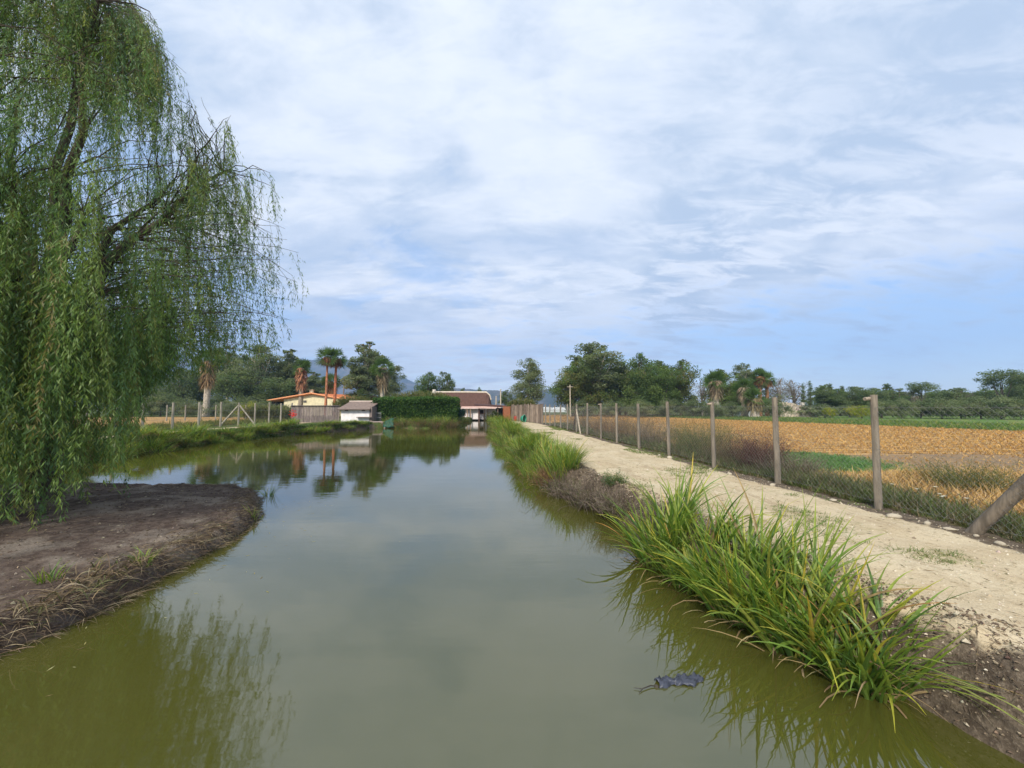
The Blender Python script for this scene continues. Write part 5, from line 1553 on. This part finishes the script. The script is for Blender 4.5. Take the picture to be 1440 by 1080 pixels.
mb = MB(); tube(mb, [(0, 0, .3), (0, 0, PZ(566, 58.5)), (0, 0, PZ(563.8, 58.5))], .12, 10, (.03, .03, .035)); mb.build('pipe', M_plain, fl, True)
mb = MB(); tube(mb, [(0, 0, PZ(563.7, 58.5)), (0, 0, PZ(562.6, 58.5))], [.2, .05], 10, (.03, .03, .035)); mb.build('cowl', M_plain, fl, True)

# orange roofed house (gable towards the pond)
D = 66.0
hy = thing('orange_roof_house', 'cream house with low orange tiled gable roof behind the plank wall', 'house', (PX(440, D), D, 0))
ax = hy.location.x
gx_l, gx_p, gx_r = PX(377, 66) - ax, PX(438, 66) - ax, PX(470, 70) - ax
zl, zp = PZ(563.5, 66), PZ(553.5, 66)
yb0 = 0.0
# gable in the plane y=0, ridge runs back and to the right so the right slope shows
dx_, dy_ = 7.0, 9.0
rX = PX(492, 66) - ax
pe = np.array([[gx_l, 0, zl], [gx_p, 0, zp], [rX, 0.6, zl - .0], [gx_l + dx_, dy_, zl], [gx_p + dx_, dy_, zp], [rX + dx_, dy_ + .6, zl]])
mb = MB(); quadslab(mb, pe[0] + (0, -.35, 0), pe[1] + (0, -.35, 0), pe[4], pe[3], .14, (.62, .24, .10)); quadslab(mb, pe[1] + (0, -.35, 0), pe[2] + (0, -.35, 0), pe[5], pe[4], .14, (.60, .20, .09))
ro = mb.build('roof', M_roof, hy)
mb = MB(); tube(mb, [pe[0] + (0, -.4, .0), pe[1] + (0, -.4, .05), pe[2] + (0, -.4, 0)], .16, 6, (.66, .28, .13), cap=True); mb.build('verge_tiles', M_roof, ro, True)
mb = MB()
gw = np.array([[gx_l + 2.6, .05, -.2], [rX - 1.2, .05, -.2], [rX - 1.2, .05, zl + .1], [gx_p, .05, zp - .2], [gx_l + 2.6, .05, zl + (zp - zl) * .28]])
gb = gw + (dx_ * .9, dy_ * .95, 0)
v = np.concatenate([gw, gb]); mb.add(v, [[0, 1, 2, 3, 4]], (.72, .64, .42)); mb.add(v, [[1, 6, 7, 2], [5, 0, 4, 9]], (.72, .64, .42)); mb.add(v, [[9, 8, 7, 6, 5]], (.72, .64, .42)); mb.build('wall', M_wall, hy)
mb = MB(); box(mb, PX(436.5, 67) - ax, 1.2, zp + .25, .55, .5, .75, (.66, .58, .42)); box(mb, PX(436.5, 67) - ax, 1.2, zp + .68, .7, .65, .1, (.6, .5, .36)); mb.build('chimney', M_wall, ro)
mb = MB(); box(mb, gx_p - 1.2, -.0, PZ(564.5, 66), .5, .06, .35, (.10, .09, .08)); mb.build('window', M_plain, hy)
mb = MB(); tube(mb, [(gx_l + .3, .1, -.2), (gx_l + .3, .1, zl)], .12, 6, (.5, .42, .3)); mb.build('porch_post', M_wood, hy)

# grey plank wall
pw_ = thing('plank_wall', 'grey brown wall of upright planks left of the white pump shed', 'wall', (PX(445, 40), 40, 0))
xa, xb_ = PX(409, 39.5) - pw_.location.x, PX(480, 42) - pw_.location.x
g = np.random.default_rng(90)
mb = MB(); n = 34
for k in range(n):
    t = (k + .5) / n
    box(mb, xa + (xb_ - xa) * t, -.5 + 2.0 * t, .82 + g.normal() * .01, (xb_ - xa) / n * .93, .05 + g.random() * .03, 1.75, np.array((.23, .185, .175)) * g.uniform(.8, 1.15), 0.35)
mb.build('planks', M_wood, pw_)
mb = MB(); tube(mb, [(xa, -.58, 1.72), (xb_, 1.42, 1.72)], .06, 5, (.12, .10, .095)); mb.build('top_rail', M_wood, pw_)
# pump shed
D = 40.0
sh = thing('pump_shed', 'small white shed with brown sloping roof at the pond edge', 'shed', (PX(500, D), D + 1, -.1))
sx_ = PX(479, D) - sh.location.x, PX(519, D) - sh.location.x
mb = MB(); box(mb, sum(sx_) / 2, 0, (PZ(575, D) - .25) / 2, sx_[1] - sx_[0], 1.9, PZ(575, D) + .25, (.80, .76, .74)); wl = mb.build('wall', M_wall, sh)
mb = MB(); rl, rr_ = PX(475.5, D) - sh.location.x, PX(525, D) - sh.location.x
quadslab(mb, (rl, -1.35, PZ(575.3, D) + .1), (rr_ - .3, -1.35, PZ(575.3, D) + .1), (rr_, .95, PZ(564.5, D) + .1), (rl + .35, .95, PZ(564.5, D) + .1), .1, (.20, .15, .125)); rs = mb.build('roof', M_roof, sh)
mb = MB(); tube(mb, [(rl + .3, .97, PZ(564.3, D) + .12), (rr_ + .02, .97, PZ(564.3, D) + .12)], .08, 6, (.6, .5, .42)); mb.build('ridge_cap', M_wall, rs, True)
for px in (486.5, 510.5):
    mb = MB(); box(mb, PX(px, D) - sh.location.x, -.97, PZ(577, D) + .1, .34, .06, .13, (.06, .05, .05)); mb.build('vent', M_plain, sh)
mb = MB(); box(mb, rr_ - .25, -.2, .75, .22, 1.7, 2.0, (.20, .16, .14)); mb.build('side_board', M_wood, sh)
mb = MB(); box(mb, PX(513, D) - sh.location.x, -1.15, PZ(586.5, D) + .1, 1.6, .35, .06, (.25, .20, .18)); mb.build('ledge', M_wood, sh)
# gate beside the shed
ga = thing('metal_gate', 'grey barred gate between the white shed and the hedge', 'gate', (PX(529.5, 41), 41, -.1))
mb = MB()
for z_ in (.15, .6, 1.05): box(mb, 0, 0, z_, .95, .04, .05, (.28, .28, .28))
mb.build('rails', M_wire, ga)
mb = MB()
for q in np.linspace(-.45, .45, 9): box(mb, q, .03, .6, .025, .025, 1.15, (.22, .22, .22))
mb.build('bars', M_wire, ga)
# low pinkish wall and green sheet
lw = thing('low_wall', 'low pinkish stone wall at the water between shed and hedge', 'wall', (PX(533, 39.9), 40.1, WZ))
mb = MB(); g = np.random.default_rng(91)
for r_ in range(3):
    for q in range(6): box(mb, -1.1 + q * .4 + (r_ % 2) * .12, g.normal() * .01, .1 + r_ * .2, .38, .3, .185, np.array((.42, .33, .29)) * g.uniform(.8, 1.15))
mb.build('stones', M_stone, lw)
mb = MB(); box(mb, 0, 0, .66, 2.6, .36, .06, (.46, .37, .33)); mb.build('coping', M_stone, lw)
gs = thing('green_tarp', 'dark green sheet propped on poles at the left end of the hedge', 'tarp', (PX(546, 39.6), 39.8, WZ + .1))
gs.scale = (.8, 1, .85)
mb = MB()
U = np.linspace(0, 1, 9); Vv = np.linspace(0, 1, 7)
UU, VV_ = np.meshgrid(U, Vv)
X_ = -.75 + 1.35 * UU + .15 * VV_; Z_ = 1.05 * (1 - VV_) * (.45 + .55 * np.minimum(1, UU * 1.6)) + .05 * np.sin(UU * 9) ; Y_ = -.35 * VV_ + .05 * np.sin(UU * 14 + VV_ * 3)
gi = np.arange(UU.size).reshape(UU.shape)
mb.add(np.stack([X_.reshape(-1), Y_.reshape(-1), Z_.reshape(-1)], -1), np.stack([gi[:-1, :-1], gi[:-1, 1:], gi[1:, 1:], gi[1:, :-1]], -1).reshape(-1, 4), (.018, .085, .055))
tp_ = mb.build('sheet', M_plain, gs, True)
sol = tp_.modifiers.new('solid', 'SOLIDIFY'); sol.thickness = .02
for q in ((-.9, .0, 0, -.2, 0, 1.15), (.7, 0, 0, -.1, 0, 1.2), (-1.3, .1, .3, .9, .1, 1.2)):
    mb = MB(); tube(mb, [q[:3], q[3:]], .03, 5, (.14, .11, .09)); mb.build('pole', M_wood, gs)

# ivy hedge
he = thing('ivy_hedge', 'thick clipped hedge of dark ivy along the far end of the pond', 'hedge', (PX(585, 43), 42.5, WZ))
g = np.random.default_rng(95)
hx0, hx1 = PX(527, 42) - he.location.x, PX(642, 42) - he.location.x
hh_ = PZ(561, 42) - WZ
n = 30000
# surface-weighted points on the front, top and ends of a rounded box
u = g.random(n); fx_ = hx0 + (hx1 - hx0) * u
face = g.random(n)
z_ = np.where(face < .68, g.random(n) * hh_, hh_); y_ = np.where(face < .68, -1.0, g.uniform(-1, 1.6, n))
endm = g.random(n) < .08
fx_ = np.where(endm, np.where(g.random(n) < .5, hx0, hx1), fx_); y_ = np.where(endm, g.uniform(-1, 1.6, n), y_); z_ = np.where(endm, g.random(n) * hh_, z_)
bul = fbm(fx_ * .9, z_ * .9 + y_, 50, 3) * .45
p0 = np.stack([fx_, y_ - bul * (face < .68), z_ + bul * .5 * (z_ > hh_ * .8) - .25 * (np.maximum(0, -y_ - .5) * (z_ > hh_ - .01))], -1) + g.normal(size=(n, 3)) * (.08, .1, .08)
c = pick([(.06, .13, .035), (.09, .18, .04), (.15, .24, .055), (.04, .085, .025)], [3, 3, 2, 2], n, g, .25)
mb = MB(); leaves(mb, p0, unit(g.normal(size=(n, 3)) + (0, -.5, -.2)), g.uniform(.1, .22, n), g.uniform(.08, .16, n), c, g); mb.build('foliage', M_far, he)
mb = MB(); box(mb, (hx0 + hx1) / 2, .45, hh_ / 2 - .15, hx1 - hx0 - .5, 1.9, hh_ - .5, (.02, .035, .015)); mb.build('core_block', M_dry, he)  # plain dark green box filling the hedge behind its leaves
# bush at right end of hedge: teal, plus drooping bushes by the house channel
tree_mesh('lush', 3, [(0, 0, 1.2, 1.3, 1.3, 1.1), (.9, .1, .8, .9, .9, .8), (-.8, 0, .9, .9, .9, .8), (.1, 0, 2.0, .8, .8, .7)], 4200, .13, [(.09, .12, .03), (.13, .15, .04), (.06, .09, .025), (.17, .15, .06)], [2, 2, 2, 1], brn, seed=21, forks=False, trunk_r=.06)
tree_mesh('teal', 3, [(0, 0, 1.3, 1.0, 1.0, 1.2), (.4, 0, 2.1, .7, .7, .7)], 3000, .13, [(.05, .11, .085), (.08, .16, .12), (.03, .07, .06)], [2, 1, 2], brn, seed=22, forks=False, trunk_r=.06)
plant_tree('teal', 646, 43, 572, 16, 'bluish green bush at the right end of the ivy hedge', None, 'bush', base=WZ, cat='bush')
plant_tree('lush', 652, 41.5, 584, 22, 'greyish olive bush leaning over the water below the white porch', None, 'bush', base=WZ, cat='bush')
plant_tree('lush', 694, 42, 574, 26, 'rounded yellowish bush right of the channel in front of the house', None, 'bush', rz=1, base=WZ, cat='bush')
plant_tree('lush', 699, 36, 583, 26, 'low green bush on the right bank where the channel begins', None, 'bush', rz=2, base=WZ + .1, cat='bush')
for k, (px, D_) in enumerate([(566, 39.8), (590, 39.7), (612, 39.7), (634, 39.8)]):
    x = PX(px, D_)
    shrub('dry_tuft', 'rust brown dry tuft at the waterline below the hedge, %s from the left' % ordn(k + 1), x, D_, .9, 1.0, 260, redbr + olive, 600 + k, 'dry tufts below the hedge', leaf=900, leafcols=[(.17, .16, .05), (.22, .12, .07), (.10, .14, .04)], tw=.02, z=WZ)

# red flowers on the left bank
rf = thing('red_canna', 'red flowering plant on the left bank in front of the plank wall', 'plant', (PX(411, 34), 34, -.25))
g = np.random.default_rng(96)
mb = MB(); n = 60; bs = g.normal(size=(n, 3)) * (.25, .2, 0)
blades(mb, bs, g.uniform(0, 6.28, n), g.uniform(.6, 1.1, n), .1, .9, .09, 5, pick([(.06, .12, .03), (.09, .16, .04)], [1, 1], n, g), None, 0, g); mb.build('leaves', M_blade, rf)
mb = MB(); n = 60; p0 = g.normal(size=(n, 3)) * (.14, .1, .17) + (0, 0, 1.25)
leaves(mb, p0, unit(g.normal(size=(n, 3))), .13, .1, (.75, .03, .015), g); mb.build('flowers', M_leaf, rf)
pf = copy_thing(rf, (PX(467, 36), 36, -.3), 1.0, (.8, .8, .7), 'smaller leafy plant with a pale tip on the left bank near the shed')
for ch in list(pf.children):
    if ch.name.startswith('flowers'): bpy.data.objects.remove(ch)

# ruined stone building, white wall, low shed beyond field
D = 66.0
ru = thing('stone_ruin', 'long pale rubble stone ruin with broken sloping wall top beyond the straw field', 'ruin', (PX(1122, D), D, 0))
rx0, rx1 = PX(1096, D) - ru.location.x, PX(1148, D) - ru.location.x
u = np.linspace(0, 1, 40); topz = np.interp(u, [0, .05, .35, .6, 1], [PZ(569, D), PZ(565.5, D), PZ(567, D), PZ(570.5, D), PZ(575, D)]) + fbm(u * 18, u * 0, 3, 3) * .25
xw = rx0 + (rx1 - rx0) * u
mb = MB()
for rr in range(9):
    pass
hv = np.linspace(0, 1, 9)
V1 = []; C1 = []
g = np.random.default_rng(97)
for y_ in (-.3, .3):
    for h_ in hv:
        V1.append(np.stack([xw + g.normal(size=40) * .05, np.full(40, y_) + g.normal(size=40) * .05, -.2 + (topz + .2) * h_], -1))
        C1.append(pick([(.46, .38, .29), (.56, .48, .38), (.20, .16, .12), (.38, .30, .22)], [3, 3, 1, 1], 40, g))
V1 = np.concatenate(V1); C1 = np.concatenate(C1); gi = np.arange(40 * 18).reshape(18, 40)
mb.add(V1, np.stack([gi[:-1, :-1], gi[:-1, 1:], gi[1:, 1:], gi[1:, :-1]], -1).reshape(-1, 4), C1)
mb.build('wall', M_stone, ru)
mb = MB(); box(mb, rx0 + (rx1 - rx0) * .64, 0, PZ(569.5, D), .5, .4, .9, (.55, .5, .44)); mb.build('chimney_stub', M_stone, ru)
mb = MB(); box(mb, rx0 + (rx1 - rx0) * .18, -.36, PZ(573.5, D), .7, .1, .45, (.07, .06, .05)); mb.build('opening', M_plain, ru)
ww_ = thing('white_wall', 'low white building with a small raised block between the field palms', 'building', (PX(1043, 67), 67, 0))
mb = MB(); box(mb, 0, 0, .5, 23 / F * 67, 2.5, 1.45, (.78, .80, .80)); mb.build('wall', M_wall, ww_)
mb = MB(); box(mb, .4, -.2, 1.45, .9, .8, .5, (.8, .8, .8)); mb.build('raised_block', M_wall, ww_)
ls = thing('low_shed', 'low open shed with flat brown roof left of the field palms', 'shed', (PX(984, 66), 66, 0))
mb = MB(); quadslab(mb, (-2.0, -1.5, 1.15), (1.6, -1.5, 1.25), (1.6, 1.5, 1.4), (-2.0, 1.5, 1.3), .12, (.38, .28, .22)); mb.build('roof', M_roof, ls)
for q in (-1.8, -1.0, -.2, .6, 1.4):
    mb = MB(); box(mb, q, -1.3, .5, .1, .1, 1.3, (.3, .28, .26)); mb.build('post', M_wood, ls)
gh = thing('white_greenhouse', 'distant white greenhouse roof right of the lone eucalyptus', 'greenhouse', (PX(777, 130), 130, -.4))
gh.scale = (.62, 1, .75)
mb = MB()
for q in (-1, 1):
    a = np.linspace(0, math.pi, 9); L_g = 6
    Vg = np.concatenate([np.stack([q * 3.2 + np.cos(a) * 3.1, np.full(9, yy_), 1.3 + np.sin(a) * 1.3], -1) for yy_ in (-L_g, L_g)])
    gi = np.arange(18).reshape(2, 9)
    mb.add(Vg, np.stack([gi[:-1, :-1], gi[:-1, 1:], gi[1:, 1:], gi[1:, :-1]], -1).reshape(-1, 4), (.75, .78, .8))
    mb.add(Vg, [list(range(9))], (.7, .72, .75))
mb.build('roof', M_wall, gh, True)
mb = MB(); box(mb, 0, 0, .6, 12.6, 11.8, 1.38, (.66, .7, .7)); mb.build('wall', M_wall, gh)

# ------------------------------------------------------------------ floating plastic and twigs in the water
fp = thing('floating_plastic', 'crumpled blue grey plastic sheet floating beside the sedges', 'litter', (1.34, 3.22, WZ))
g = np.random.default_rng(98)
U, Vv = np.meshgrid(np.linspace(-1, 1, 26), np.linspace(-1, 1, 11))
wd = (.35 + .6 * np.abs(np.sin(U * 2.3 + .5)) ** .8) * (1 + .16 * np.sin(U * 15 + np.sign(Vv) * 1.3)) * (1 - .25 * np.abs(U) ** 4)
Xp = U * .19 + .015 * np.sin(Vv * 4 + U * 3); Yp = Vv * .07 * wd + .02 * U + .012 * np.sin(U * 9)
Zp = .008 + .030 * np.abs(fbm(U * 6 + 9, Vv * 2.5, 77, 3)) * 2 - .022 * np.abs(Vv) ** 3
gi = np.arange(U.size).reshape(U.shape)
mb = MB(); mb.add(np.stack([Xp.reshape(-1), Yp.reshape(-1), Zp.reshape(-1)], -1), np.stack([gi[:-1, :-1], gi[:-1, 1:], gi[1:, 1:], gi[1:, :-1]], -1).reshape(-1, 4), (.045, .05, .07))
so = mb.build('crumpled_sheet', M_plastic, fp, True)
sol = so.modifiers.new('solid', 'SOLIDIFY'); sol.thickness = .004
tw = thing('floating_twig', 'thin forked dark twig floating left of the plastic sheet', 'twig', (1.05, 3.14, WZ))
mb = MB(); tube(mb, [(.12, .02, .004), (.04, .02, .012), (-.03, -.01, .012), (-.075, -.05, .006)], [.004, .004, .0035, .002], 5, (.06, .05, .04)); tube(mb, [(-.04, -.015, .012), (-.10, -.0, .01)], [.003, .0015], 4, (.06, .05, .04)); mb.build('stem', M_bark, tw)
mb = MB(); tube(mb, [(.085, .02, .0), (.085, .02, .014)], [.016, .012], 7, (.08, .07, .055)); mb.build('knot', M_bark, tw)
for k, (x, y, dx, dy, h, lab) in enumerate([(.95, 8.3, .25, -.35, .22, 'bent dead twig rising from the water, nearest of three'), (.62, 9.3, -.3, -.2, .3, 'long dead twig rising from the water, middle of three'), (.35, 10.4, -.2, .2, .28, 'dead twig rising from the water by the reddish tuft, farthest of three')]):
    r_ = thing('dead_twig', lab, 'twig', (x, y, WZ - .02))
    mb = MB(); tube(mb, [(0, 0, 0), (dx * .4, dy * .4, h * .6), (dx, dy, h), (dx * 1.6, dy * 1.5, h * .7)], [.006, .005, .004, .002], 5, (.09, .07, .055)); tube(mb, [(dx * .4, dy * .4, h * .6), (dx * .2, dy * .9, h * 1.2)], [.004, .002], 4, (.09, .07, .055)); mb.build('stem', M_bark, r_)

# ------------------------------------------------------------------ haze
hz = MB(); box(hz, 0, 600, 215, 5600, 4400, 450)
m_z = bpy.data.materials.new('haze_air'); m_z.use_nodes = True
nt = m_z.node_tree; nt.nodes.clear()
vo = nt.nodes.new('ShaderNodeVolumePrincipled'); vo.inputs['Density'].default_value = 0.00036
vo.inputs['Color'].default_value = (0.42, 0.62, 1.0, 1)
oo = nt.nodes.new('ShaderNodeOutputMaterial'); nt.links.new(vo.outputs[0], oo.inputs['Volume'])
HAZE = True
if HAZE:
    o = hz.build('haze', m_z)
    tag(o, 'thin blue haze over the whole landscape', 'haze', kind='stuff')
